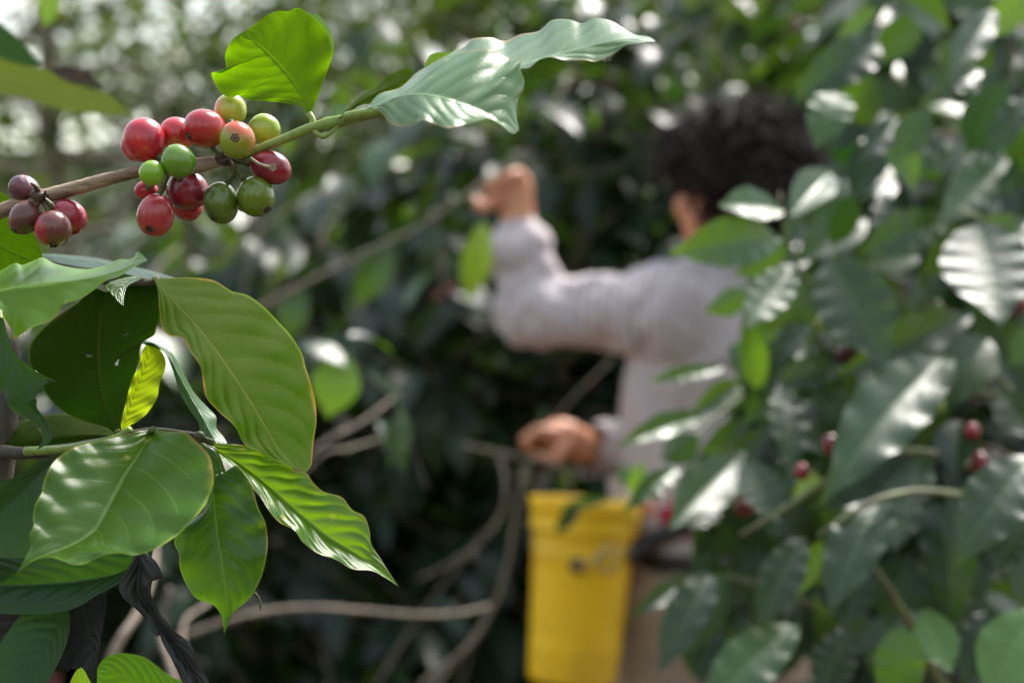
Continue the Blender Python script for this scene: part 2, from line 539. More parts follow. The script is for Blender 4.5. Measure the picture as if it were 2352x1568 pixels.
# ------------------------------------------------------------------ ground and hillside
def soil_material():
    T = NT('soil_litter')
    tc = T.n('TexCoord')
    nz = T.n('TexNoise', i_Scale=6.0, i_Detail=8.0, i_Roughness=.7); T.l(tc.outputs['Object'], nz.inputs['Vector'])
    vo = T.n('TexVoronoi', i_Scale=14.0); T.l(tc.outputs['Object'], vo.inputs['Vector'])
    c = T.ramp(nz.outputs['Fac'], [(.3, (.03, .018, .010)), (.5, (.07, .045, .025)), (.7, (.13, .09, .05))])
    c = T.mix(T.math('MULTIPLY', T.smooth(vo.outputs['Distance'], .4, .2), .5), c, T.mix(.5, vo.outputs['Color'], (.14, .08, .03), 'MULTIPLY'))
    pr = T.n('BsdfPrincipled', i_Roughness=.9); T.l(c, pr.inputs['Base Color'])
    bp = T.n('Bump', i_Strength=.8, i_Distance=.03); T.l(T.math('ADD', nz.outputs['Fac'], vo.outputs['Distance']), bp.inputs['Height'])
    T.l(bp.outputs[0], pr.inputs['Normal']); T.l(pr.outputs[0], T.out.inputs[0])
    return T.m


def scrub_material():
    T = NT('hill_scrub')
    tc = T.n('TexCoord')
    nz = T.n('TexNoise', i_Scale=1.6, i_Detail=8.0, i_Roughness=.75); T.l(tc.outputs['Object'], nz.inputs['Vector'])
    c = T.ramp(nz.outputs['Fac'], [(.3, (.012, .022, .008)), (.55, (.035, .06, .018)), (.75, (.10, .13, .04))])
    pr = T.n('BsdfPrincipled', i_Roughness=.8); T.l(c, pr.inputs['Base Color'])
    bp = T.n('Bump', i_Strength=1.0, i_Distance=.3); T.l(nz.outputs['Fac'], bp.inputs['Height'])
    T.l(bp.outputs[0], pr.inputs['Normal']); T.l(pr.outputs[0], T.out.inputs[0])
    return T.m


def build_ground():
    n = 90
    xs = np.sign(np.linspace(-1, 1, n)) * np.abs(np.linspace(-1, 1, n)) ** 2 * 150
    V = []
    for y in xs:
        for x in xs:
            r = math.hypot(x, y)
            z = .03 * math.sin(x * 2.1) * math.cos(y * 1.7) + .02 * math.sin(x * 5 + y * 3.1)
            z -= .03
            V.append((x, y, z))
    F = [(j * n + i, j * n + i + 1, (j + 1) * n + i + 1, (j + 1) * n + i) for j in range(n - 1) for i in range(n - 1)]
    o = mesh_obj('ground', V, F, soil_material()); tag(o, kind='structure')
    # a slope rising behind the plantation
    V = []; nx, ny = 60, 26
    for j in range(ny):
        for i in range(nx):
            x = -70 + 140 * i / (nx - 1); y = 19 + 60 * j / (ny - 1)
            h = 7.5 * (1 - math.exp(-((y - 19) / 22) ** 1.6)) + 2.2 * math.sin(x * .09 + 2.4) * (j / ny)
            V.append((x, y, h - .1 + .25 * math.sin(x * 1.3 + y)))
    F = [(j * nx + i, j * nx + i + 1, (j + 1) * nx + i + 1, (j + 1) * nx + i) for j in range(ny - 1) for i in range(nx - 1)]
    o = mesh_obj('hill', V, F, scrub_material()); tag(o, kind='structure')


build_ground()


# ------------------------------------------------------------------ background coffee shrubs
def coffee_shrub(x, y, height, radius, nlat, label, group=None, seed=0, leaf=.125, tint=(0.05, .7), mat='bg', tpl=None, bare=0.15,
                 zmin=.25, cherries=0, nodes=.075):
    r = random.Random(seed)
    tpl = tpl or TPL_BG
    t = thing('coffee_shrub', (x, y, -.03), label, 'shrub', group)
    cl = LeafCloud()
    ns = r.choice((2, 3))
    stem_curves = []
    for k in range(ns):
        a = r.uniform(0, 6.28)
        p = [np.array([x + .05 * math.cos(a), y + .05 * math.sin(a), -.03])]
        for q in range(1, 6):
            f = q / 5
            p.append(np.array([x + radius * .32 * f * math.cos(a) + r.uniform(-.04, .04), y + radius * .32 * f * math.sin(a) + r.uniform(-.04, .04), height * f * (1 - .06 * k)]))
        V, F = tube_data(p, [.022, .018, .014, .008], 24, 7, .06)
        mesh_obj('stem', V, F, M['bark'], t); stem_curves.append(spline(p, 60))
    for k in range(nlat):
        sc = stem_curves[k % ns]
        f = zmin / height + (1 - zmin / height) * (k / nlat) ** .9
        o = sc[min(59, int(f * 59))]
        az = k * 2.4 + r.uniform(-.4, .4)
        ln = radius * (1.05 - .5 * f ** 2) * r.uniform(.65, 1.1)
        up = r.uniform(.05, .5)
        dr = r.uniform(.3, .75)
        dirh = np.array([math.cos(az), math.sin(az), 0])
        pts = [o + dirh * ln * q + np.array([0, 0, 1]) * ln * (up * q - dr * q * q) + npr.uniform(-.015, .015, 3) for q in (0, .3, .6, .85, 1)]
        V, F = tube_data(pts, [.0055, .0035, .002], 12, 5, .05)
        mesh_obj('branch', V, F, M['bark'], t)
        c = spline(pts, max(4, int(ln / nodes)))
        st = int(len(c) * bare)
        for i in range(st, len(c)):
            tan = (c[i] - c[i - 1]) if i else c[1] - c[0]
            tan = tan / (np.linalg.norm(tan) + 1e-9)
            side = np.cross(tan, [0, 0, 1]); side /= np.linalg.norm(side) + 1e-9
            for sg in (-1, 1):
                if r.random() < .10: continue
                dd = side * sg * r.uniform(.5, 1.0) + tan * r.uniform(.3, .9) + np.array([0, 0, r.uniform(-.9, .15)])
                nn = np.array([r.uniform(-.45, .45), r.uniform(-.45, .45), 1.0])
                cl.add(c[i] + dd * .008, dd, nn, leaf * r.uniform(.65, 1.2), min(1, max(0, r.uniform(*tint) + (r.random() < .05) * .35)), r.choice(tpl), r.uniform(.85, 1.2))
            if cherries and r.random() < cherries:
                for b in range(r.randint(2, 4)):
                    V, F = uv_ball(c[i] + npr.uniform(-.016, .016, 3), .0085, 8, 6)
                    mesh_obj('cherry', V, F, MC['bg'], t)
    cl.write('foliage', M[mat], t)
    return t


def uv_ball(c, r, nu=8, nv=6, sc=(1, 1, 1)):
    V = []; F = []
    for j in range(nv + 1):
        th = math.pi * j / nv
        for i in range(nu):
            ph = 2 * math.pi * i / nu
            V.append((c[0] + r * sc[0] * math.sin(th) * math.cos(ph), c[1] + r * sc[1] * math.sin(th) * math.sin(ph), c[2] + r * sc[2] * math.cos(th)))
    for j in range(nv):
        for i in range(nu):
            i2 = (i + 1) % nu
            F.append((j * nu + i, (j + 1) * nu + i, (j + 1) * nu + i2, j * nu + i2))
    return np.array(V), F


MC = {'bg': cherry_material('cherry_far', (.30, .02, .02), (.20, .02, .02), spot=0)}


def shrubs():
    def at(px, d): return (px - 1176) * K * d
    rows = [
        # px, depth, height, radius, laterals, label
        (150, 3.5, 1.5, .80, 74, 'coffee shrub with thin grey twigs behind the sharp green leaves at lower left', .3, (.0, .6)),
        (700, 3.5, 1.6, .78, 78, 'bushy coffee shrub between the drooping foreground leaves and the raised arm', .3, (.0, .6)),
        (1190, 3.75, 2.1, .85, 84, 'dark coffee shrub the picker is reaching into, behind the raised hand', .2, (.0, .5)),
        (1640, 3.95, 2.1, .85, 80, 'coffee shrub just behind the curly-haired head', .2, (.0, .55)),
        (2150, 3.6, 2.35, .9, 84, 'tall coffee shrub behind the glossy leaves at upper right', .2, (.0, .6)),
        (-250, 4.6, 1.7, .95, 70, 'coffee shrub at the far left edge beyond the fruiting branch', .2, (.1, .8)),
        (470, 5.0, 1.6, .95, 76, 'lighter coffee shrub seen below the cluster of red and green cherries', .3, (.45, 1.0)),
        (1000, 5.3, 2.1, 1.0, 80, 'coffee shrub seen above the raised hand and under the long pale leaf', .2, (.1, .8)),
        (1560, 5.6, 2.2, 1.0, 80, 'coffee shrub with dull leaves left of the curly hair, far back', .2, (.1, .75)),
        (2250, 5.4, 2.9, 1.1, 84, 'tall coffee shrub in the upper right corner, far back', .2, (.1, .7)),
    ]
    for i, (px, d, h, ra, nl, lab, ch, tn) in enumerate(rows):
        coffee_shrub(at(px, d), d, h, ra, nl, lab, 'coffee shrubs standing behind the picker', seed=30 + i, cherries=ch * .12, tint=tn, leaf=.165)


shrubs()


def skylight_blocking_shrubs():  # unseen shrubs added to cut skylight from behind and deepen contrast
    for i, (x, y, h, ra, lab) in enumerate(((-1.7, -1.3, 2.2, 1.0, 'unseen coffee shrub added to block skylight, behind and left of the viewpoint'), (.1, -2.2, 2.0, 1.0, 'unseen coffee shrub added to block skylight, straight behind the viewpoint'),
                                            (1.8, -1.2, 2.1, 1.0, 'unseen coffee shrub added to block skylight, behind and right of the viewpoint'), (-2.1, .55, 2.2, .95, 'unseen coffee shrub added to block skylight, left of the viewpoint'),
                                            (2.5, .35, 2.0, 1.0, 'unseen coffee shrub added to block skylight, right of the viewpoint'))):
        coffee_shrub(x, y, h, ra, 80, lab, 'unseen coffee shrubs added around the viewpoint to block skylight', seed=80 + i, tint=(0, .5), leaf=.16)


skylight_blocking_shrubs()


# ------------------------------------------------------------------ shade trees further back
def shade_tree(x, y, height, crown_z, rx, rz, nleaf, label, seed, leaf=.10, gap=.5, tint=(.1, 1), lean=0.0):
    nleaf = int(nleaf * 1.6)
    r = np.random.RandomState(seed)
    t = thing('shade_tree', (x, y, -.05), label, 'tree', 'shade trees beyond the coffee shrubs')
    pts = [np.array([x, y, -.05]), np.array([x + .1 + lean * .3, y, height * .3]), np.array([x - .05 + lean * .6, y + .1, height * .6]), np.array([x + lean, y, height * .95])]
    tube('trunk', pts, [.13, .10, .07, .03], M['bark'], t, sides=10, n=26, noise=.05)
    cl = LeafCloud()
    tc = spline(pts, 40)
    nl = 26
    for k in range(nl):
        f = .25 + .7 * k / nl
        o = tc[int(f * 39)]
        az = k * 2.4 + r.uniform(-.5, .5)
        ln = rx * (1.1 - .4 * f) * r.uniform(.6, 1.1)
        zt = crown_z + rz * (2 * (k / nl) - 1) * .9
        e = np.array([o[0] + ln * math.cos(az), o[1] + ln * math.sin(az) * .8, zt + r.uniform(-.3, .3)])
        m = (o + e) / 2 + np.array([0, 0, .25 * ln * r.uniform(.2, 1)])
        V, F = tube_data([o, m, e], [.035, .02, .006], 14, 6, .05); mesh_obj('limb', V, F, M['bark'], t)
        c = spline([o, m, e], 12)
        per = nleaf // nl
        nclump = 9
        cent = [c[r.randint(4, 12)] + r.normal(0, 1, 3) * np.array([.30, .30, .24]) for _ in range(nclump)]
        for q in range(per):
            ce = cent[q % nclump]
            p = ce + r.normal(0, 1, 3) * np.array([gap, gap, gap * .75]) * .45
            d = np.array([r.uniform(-1, 1), r.uniform(-1, 1), r.uniform(-.8, .3)])
            cl.add(p, d, [r.uniform(-.8, .8), r.uniform(-.8, .8), 1], leaf * r.uniform(.6, 1.3), r.uniform(*tint), TPL_FAR[0], 1.25)
    cl.write('crown', M['far'], t)
    return t


def trees():
    def at(px, d): return (px - 1176) * K * d
    T_ = [
        (120, 9.5, 4.2, 2.2, 1.5, 1.1, 1300, 'thin-leaved shade tree at upper left with sky showing through its crown', .36),
        (700, 10.5, 4.6, 2.9, 1.5, 1.3, 4200, 'shade tree behind the upright backlit leaf, small sky gaps in its crown', .40),
        (1250, 9.0, 4.8, 3.0, 1.5, 1.3, 4200, 'olive-green shade tree above the long pale leaf', .42),
        (1750, 9.5, 4.8, 2.9, 1.4, 1.4, 3400, 'shade tree above and behind the curly hair', .40),
        (2300, 8.5, 4.9, 2.9, 1.5, 1.4, 6000, 'dense shade tree in the top right corner', .44),
        (430, 15, 5.0, 2.6, 2.4, 1.7, 2200, 'distant shade tree left of centre, low behind the cherries', .5),
        (1450, 15, 5.6, 3.2, 2.4, 2.0, 6000, 'distant shade tree behind the middle of the view', .5),
        (-350, 13, 5.0, 2.2, 2.2, 1.5, 2200, 'distant shade tree at the far left edge', .5),
    ]
    for i, (px, d, h, cz, rx, rz, nl, lab, gap) in enumerate(T_):
        thin = i in (0, 5, 7)
        shade_tree(at(px, d), d, h, cz, rx, rz, int(nl * (.62 if thin else 1)), lab, 60 + i, gap=gap, leaf=(.15 if d < 12 else .22) if thin else (.11 if d < 12 else .16), tint=(0, .5) if thin else (.1, 1))
    # far wood, one mass
    r = np.random.RandomState(5)
    cl = LeafCloud()
    for q in range(9000):
        x = r.uniform(-14, 14); y = r.uniform(17, 21)
        if (-6 < x < -2.4 or 1.2 < x < 2.6) and r.uniform() < .35: continue
        z = r.uniform(0, 1) ** 1.2 * (1 - .60 * math.exp(-((x + 4.6) / 2.4) ** 4) - .25 * math.exp(-((x - 1.9) / .6) ** 2)) * (3.9 + .8 * math.sin(x * .9) + .5 * math.sin(x * 2.3 + 1))
        cl.add([x, y, z], r.normal(0, 1, 3), [r.uniform(-.6, .6), r.uniform(-.9, .3), 1], r.uniform(.2, .38), r.uniform(0, .9), TPL_FAR[0], 1.5)
    o = cl.write('woodland', M['far'], None)
    tag(o, 'olive-green far wood closing the view behind the shade trees', 'wood', kind='stuff')


trees()


# ------------------------------------------------------------------ fruiting branch in focus
def cherry(root, f, cx, cy, rx, ry, ang, d, mat, disc=None, label=None, seed=0, ridge=0, lump=.03):
    c = P(cx, cy, d, f); s = FR[f][2] * K * d
    a = math.radians(ang)
    ex = np.array([math.cos(a), 0, -math.sin(a)]); ez = np.array([math.sin(a), 0, math.cos(a)]); ey = np.array([0, 1., 0])
    Rx, Rz = rx * s * 1.04, ry * s * 1.07; Ry = (Rx + Rz) / 2 * .97
    nu, nv = 36, 24
    r = random.Random(seed + 5)
    p1, p2 = r.uniform(0, 6), r.uniform(0, 6)
    V = []; F = []
    dv = None
    if disc is not None:
        dv = np.array([disc[0], -disc[2], -disc[1]], float); dv /= np.linalg.norm(dv)
    for j in range(nv + 1):
        th = math.pi * j / nv
        for i in range(nu):
            ph = 2 * math.pi * i / nu
            x, y, z = math.sin(th) * math.cos(ph), math.sin(th) * math.sin(ph), math.cos(th)
            k = 1 + lump * (math.sin(2 * x + p1) * math.cos(2.3 * z + p2) + .5 * math.sin(3 * y + p2))
            k -= .02 * abs(z) ** 6
            if ridge: k += ridge * (abs(math.sin(4 * ph + p1)) - .6) * math.sin(th)
            v = ex * x * Rx * k + ey * y * Ry * k + ez * z * Rz * k
            if dv is not None:
                q = (v / np.linalg.norm(v)).dot(dv)
                if q > .93: v = v * (1 - .05 * ((q - .93) / .07) ** 1.5)
            V.append(c + v)
    for j in range(nv):
        for i in range(nu):
            i2 = (i + 1) % nu
            F.append((j * nu + i, (j + 1) * nu + i, (j + 1) * nu + i2, j * nu + i2))
    o = mesh_obj('cherry', V, F, mat, root, label=label)
    if dv is not None:   # dried ring at the end of the fruit
        rad = math.sqrt(1 / ((dv.dot(ex) / Rx) ** 2 + (dv.dot(ey) / Ry) ** 2 + (dv.dot(ez) / Rz) ** 2))
        cc = c + dv * rad * .965
        t1 = np.cross(dv, [0.1, .2, 1]); t1 /= np.linalg.norm(t1); t2 = np.cross(dv, t1)
        rr = .0013
        ring = [cc + rr * (math.cos(q) * t1 + math.sin(q) * t2) * (1 + .12 * math.sin(5 * q)) for q in np.linspace(0, 2 * math.pi, 15)]
        S = Soup(); V2, F2 = tube_data(ring, [.00028], 40, 6, .15, caps=False); S.add(V2, F2)
        V2, F2 = uv_ball(cc - dv * .0001, .0007, 8, 6, (1, 1, 1)); S.add(V2, F2)
        S.obj('calyx_scar', M['twig_dark'], o)
    return o


def fruiting_branch():
    D = .592
    root = thing('coffee_branch', P(-60, 1290, .60, 1), 'fruiting coffee branch in sharp focus with clusters of red and green cherries', 'branch')
    # woody part, then the green tip
    pts = [P(x, y, d, 1) for x, y, d in ((-260, 1350, .606), (-60, 1288, .602), (200, 1188, .598), (330, 1158, .597), (500, 1112, .596), (700, 1058, .595), (850, 1025, .594),
                                         (1000, 1003, .594), (1180, 990, .594), (1300, 968, .594), (1345, 962, .594), (1400, 948, .593), (1450, 935, .593))]
    rad = [.0031, .0029, .0028, .0027, .0026, .00265, .0026, .0023, .0021, .0021, .0030, .0022, .0016]
    tube('twig', pts, rad, M['twig'], root, sides=16, noise=.05, n=90)
    for (x, y, r_) in ((238, 1180, .0036), (1010, 1010, .0030), (1345, 955, .0036)):
        S = Soup()
        for q in range(7):
            c = P(x + rnd.uniform(-22, 22), y + rnd.uniform(-20, 20), .592 + rnd.uniform(-.002, .002), 1)
            V, F = uv_ball(c, r_ * rnd.uniform(.35, .75), 9, 7, (1.2, 1, .8)); S.add(V, F)
        S.obj('node', M['twig_dark'], root)
    for (a, b) in (((1300, 950), (1340, 905)), ((240, 1190), (275, 1140)), ((225, 1140), (185, 1095)), ((1370, 960), (1395, 1000))):
        V, F = tube_data([P(a[0], a[1], .590, 1), P((a[0] + b[0]) / 2 + 8, (a[1] + b[1]) / 2, .588, 1), P(b[0], b[1], .587, 1)], [.0012, .0008, .0004], 8, 6, .1); mesh_obj('stipule', V, F, M['twig_dark'], root)
    g = [P(x, y, d, 1) for x, y, d in ((1430, 942, .592), (1560, 888, .590), (1700, 832, .589), (1830, 776, .588), (1880, 764, .588), (1960, 745, .586), (2050, 722, .584), (2200, 690, .581), (2330, 665, .578))]
    g.append(P(120, 745, .572, 4)); g.append(P(350, 705, .560, 4)); g.append(P(400, 700, .557, 4))
    tube('green_stem', g, [.0016, .0017, .0017, .0018, .0026, .0019, .0016, .0016, .0016, .0017, .0018, .0016], M['green_stem'], root, sides=14, noise=.02, n=80)
    # second small shoot under the green stem
    tube('stipule', [P(1880, 790, .586, 1), P(1940, 818, .584, 1), P(2000, 775, .583, 1), P(2040, 740, .584, 1)], [.0011, .0010, .0007, .0003], M['green_stem'], root, n=18)
    # pedicels
    for a, b in (((1010, 1010), (1000, 900)), ((1010, 1010), (945, 1180)), ((1010, 1015), (1080, 1080)), ((985, 1110), (940, 1170)), ((1000, 1000), (930, 960)), ((1010, 1000), (1070, 900)),
                 ((1350, 960), (1330, 870)), ((1370, 970), (1400, 1060)), ((1400, 1010), (1350, 1110)), ((1400, 1000), (1460, 1080)), ((1400, 960), (1510, 985)),
                 ((1360, 950), (1420, 860)), ((1380, 950), (1520, 850)), ((1350, 940), (1380, 720)), ((250, 1190), (210, 1230)), ((250, 1195), (300, 1290)), ((260, 1190), (330, 1250)), ((240, 1170), (215, 1130)),
                 ((1000, 990), (880, 880)), ((1330, 950), (1240, 850)), ((1010, 1010), (880, 1130))):
        V, F = tube_data([P(a[0], a[1], .592, 1), P((a[0] + b[0]) / 2 + 6, (a[1] + b[1]) / 2, .591, 1), P(b[0], b[1], .592, 1)], [.0011, .0009, .0013], 9, 7, .08); mesh_obj('pedicel', V, F, M['pedicel'], root)
    # a few tiny dry bracts
    sheen = cherry_material
    RED = sheen('cherry_red', (.58, .020, .028), (.42, .014, .035), seed=1)
    RED2 = sheen('cherry_bright_red', (.56, .03, .03), (.50, .10, .05), thr=(.55, .8), seed=2)
    DARK = sheen('cherry_dark_red', (.34, .014, .026), (.20, .012, .03), seed=3, rough=.32)
    BRN = sheen('cherry_brown', (.20, .05, .035), (.10, .035, .025), seed=4, rough=.42, spot=.1, bump=.4)
    PUR = sheen('cherry_dried_purple', (.16, .035, .06), (.08, .025, .035), seed=5, rough=.4, bump=.7, scale=200)
    GRN = sheen('cherry_green', (.09, .22, .010), (.15, .30, .02), seed=6, spotc=(.3, .4, .1), spot=.15)
    LIM = sheen('cherry_lime', (.22, .42, .02), (.16, .36, .02), seed=7, spotc=(.3, .4, .1), spot=.15)
    OLI = sheen('cherry_olive', (.10, .16, .010), (.035, .05, .008), seed=8, thr=(.45, .75), spotc=(.04, .03, .01), spot=.5)
    YEL = sheen('cherry_yellow_green', (.60, .20, .10), (.42, .48, .05), seed=9, thr=(-.1, .35), axis=(1, 0, 0), spot=.1)
    ORA = sheen('cherry_half_ripe', (.24, .30, .02), (.66, .13, .05), seed=10, thr=(.35, .95), axis=(.35, 0, .85), spot=.4, spotc=(.25, .05, .02))
    YG2 = sheen('cherry_pale_green', (.36, .46, .035), (.28, .40, .03), seed=11, spot=.1)
    RY = sheen('cherry_red_yellow_base', (.60, .30, .05), (.50, .02, .025), seed=12, thr=(.05, .45), axis=(0, 0, 1), spot=.2)
    RT = sheen('cherry_red_turning', (.50, .22, .03), (.46, .016, .022), seed=13, thr=(-.55, .0), axis=(-.45, 0, .8), spot=.2)
    RB = sheen('cherry_red_scabbed', (.44, .04, .045), (.20, .07, .05), seed=14, thr=(.52, .66), spot=.3, scale=70)
    L = [  # cx, cy, rx, ry, ang, depth, material, disc, label
        (800, 880, 70, 84, -20, .598, RED, None, 'red cherry half hidden behind the big one at the left'),
        (862, 835, 122, 128, -12, .592, RED, None, 'big glossy red cherry at the left of the cluster'),
        (1060, 802, 104, 97, 20, .600, RY, None, 'red cherry yellowing towards its stalk'),
        (1222, 770, 126, 112, 10, .590, RT, (-.75, .45, .6), 'red cherry turning from green at its lower right'),
        (1378, 662, 92, 96, -8, .600, YEL, None, 'topmost cherry, yellow green with a pink flush'),
        (1580, 776, 93, 90, 20, .600, YG2, None, 'pale green cherry beside the green stem'),
        (1418, 840, 104, 108, 0, .581, ORA, (.06, -.02, 1), 'half ripe orange and green cherry with its scar facing the viewer'),
        (1068, 965, 103, 96, 15, .578, GRN, None, 'round green cherry hanging over the twig'),
        (910, 1038, 76, 74, 0, .576, LIM, None, 'small bright green cherry'),
        (1620, 1003, 124, 94, 24, .592, DARK, None, 'dark red cherry with a flake of dry skin'),
        (1120, 1140, 122, 113, 10, .598, DARK, None, 'dark red cherry under the twig'),
        (875, 1140, 68, 55, 0, .604, RED, None, 'red cherry mostly hidden behind the twig'),
        (1120, 1242, 86, 76, 0, .606, RED, None, None),
        (932, 1290, 107, 124, 8, .588, RB, (-.15, .75, .7), 'lowest red cherry with a brown scab'),
        (1450, 1195, 45, 68, 0, .606, OLI, None, None),
        (1323, 1213, 102, 122, -12, .592, OLI, (-.25, .9, .5), 'olive green cherry with dark blotches'),
        (1533, 1178, 110, 116, -14, .590, sheen('cherry_olive_green', (.13, .20, .010), (.07, .12, .008), seed=15, spotc=(.05, .05, .01)), (.65, .7, .35), 'smooth olive green cherry'),
        (142, 1130, 90, 74, 8, .598, PUR, None, 'shrivelled purple brown cherry'),
        (148, 1300, 90, 102, 28, .592, BRN, (-.5, .8, .3), 'brown drying cherry'),
        (350, 1155, 84, 34, 0, .603, PUR, None, None),
        (408, 1298, 112, 98, 35, .596, sheen('cherry_deep_red', (.36, .014, .03), (.24, .012, .03), seed=16), None, 'deep red cherry at the right of the left cluster'),
        (318, 1370, 106, 104, 10, .588, sheen('cherry_red_brown_patch', (.40, .03, .04), (.16, .045, .035), seed=17, thr=(.35, .6), axis=(.9, 0, .2)), (.1, .95, .3), 'red cherry with a brown patch'),
    ]
    for k, (cx, cy, rx, ry, an, d, m, disc, lab) in enumerate(L):
        cherry(root, 1, cx, cy, rx, ry, an, d, m, disc, lab, seed=k, ridge=.05 if m is PUR else 0, lump=.06 if m in (PUR, BRN) else .025)
    V, F = tube_data([P(1500, 950, .583, 1), P(1560, 985, .580, 1), P(1610, 1000, .578, 1)], [.0007, .0005, .0006], 10, 6, .1)
    S = Soup(); S.add(V, F)
    fl = [P(x, y, .5785, 1) for x, y in ((1585, 990), (1645, 978), (1655, 1010), (1635, 1028), (1610, 1012))]
    S.add(np.array(fl), [(0, 1, 2), (0, 2, 3), (0, 3, 4)])
    S.obj('dry_flake', bark_material('dry_skin', (.42, .36, .24), (.25, .2, .12), scale=300), root)

    # leaves of the branch
    tube('petiole', [P(1868, 765, .588, 1), P(1872, 720, .589, 1), P(1850, 680, .590, 1)], [.0016, .0012, .0012], M['green_stem'], root, n=14)
    traced_leaf(1, [(1852, 692), (1800, 570), (1720, 450), (1630, 350), (1545, 270), (1450, 195)],
                [(1800, 640), (1700, 618), (1560, 605), (1480, 600), (1430, 572), (1380, 588), (1310, 545), (1262, 440), (1325, 438), (1352, 400), (1345, 330), (1385, 245)],
                [(1878, 640), (1905, 575), (1950, 450), (1992, 310), (1950, 185), (1870, 95), (1780, 45), (1730, 68), (1660, 68), (1590, 95), (1510, 155)],
                (.590, .600), M['hero_back'], root, dl=-.004, dr=.006, tint=.75, ripple=.0012, quilt=.0006, label='upright leaf lit from behind, its edge nibbled and yellow spotted', arch=-.1)
    traced_leaf(1, [(1850, 95), (1935, 180), (1998, 330)], [(1870, 150), (1930, 230), (1965, 330)], [(1905, 90), (1975, 180), (1998, 260)],
                (.604, .612), M['pale'], root, tint=.9, label='folded leaf tip with a white sheen', n=24)
    traced_leaf(4, [(250, 690), (420, 640), (700, 500), (1000, 440), (1235, 408), (1420, 362), (1620, 308), (1820, 262), (1960, 250), (2095, 267)],
                [(330, 600), (460, 560), (560, 470), (640, 420), (780, 340), (870, 298), (920, 250), (1040, 240), (1130, 262), (1230, 220), (1350, 198), (1430, 130), (1540, 125), (1620, 152), (1700, 118), (1800, 130), (1890, 182), (1960, 222), (2050, 236)],
                [(450, 700), (750, 640), (1000, 600), (1150, 500), (1235, 440), (1290, 432), (1350, 382), (1420, 365), (1520, 385), (1640, 385), (1720, 392), (1830, 342), (1900, 292), (1980, 275), (2050, 268)],
                (.562, .545), M['pale'], root, dl=.030, dr=-.008, tint=.75, ripple=.0014, rf=6, quilt=.0007, n=90, label='long pointed leaf reaching right, with a small hole',
                holes=[(-.50, .338, .045, .008), (-.43, .35, .04, .009)])
    traced_leaf(4, [(300, 690), (430, 622), (560, 602), (700, 620), (850, 668), (1000, 728), (1100, 785), (1190, 856)],
                [(400, 640), (500, 535), (580, 480), (680, 400), (790, 350), (900, 328), (1040, 320), (1120, 362), (1180, 385), (1232, 372), (1222, 440), (1250, 510), (1245, 570), (1210, 640), (1200, 740), (1220, 825)],
                [(345, 722), (400, 782), (460, 806), (530, 800), (600, 765), (680, 790), (760, 816), (830, 805), (900, 790), (960, 772), (1020, 755), (1100, 792), (1160, 842)],
                (.556, .530), M['pale'], root, dl=.026, dr=-.012, bow=-.012, tint=.95, ripple=.0016, rf=5, quilt=.0010, n=80, label='broad pale leaf with a white sheen and browned lower edge', arch=.15)
    traced_leaf(4, [(60, 770), (200, 655), (290, 600), (380, 560), (480, 520), (578, 480)],
                [(130, 690), (240, 590), (310, 560), (350, 510), (450, 450), (520, 438)],
                [(100, 748), (200, 675), (290, 662), (400, 640), (440, 632), (500, 560)],
                (.575, .590), M['hero_back'], root, tint=.35, dl=.006, ripple=.001, label='small curled leaf showing its green underside', n=40)
    traced_leaf(4, [(600, 480), (660, 400), (720, 345), (790, 332)], [(640, 370), (690, 338)], [(640, 440), (720, 380)], (.580, .584), M['hero'], root, tint=.8, n=24)
    traced_leaf(4, [(0, 790), (40, 740), (110, 680), (170, 660)], [(30, 700), (90, 662)], [(60, 760), (120, 730)], (.585, .59), M['pale'], root, tint=.8, n=20, label='tiny folded leaf bud')
    return root


fruiting_branch()


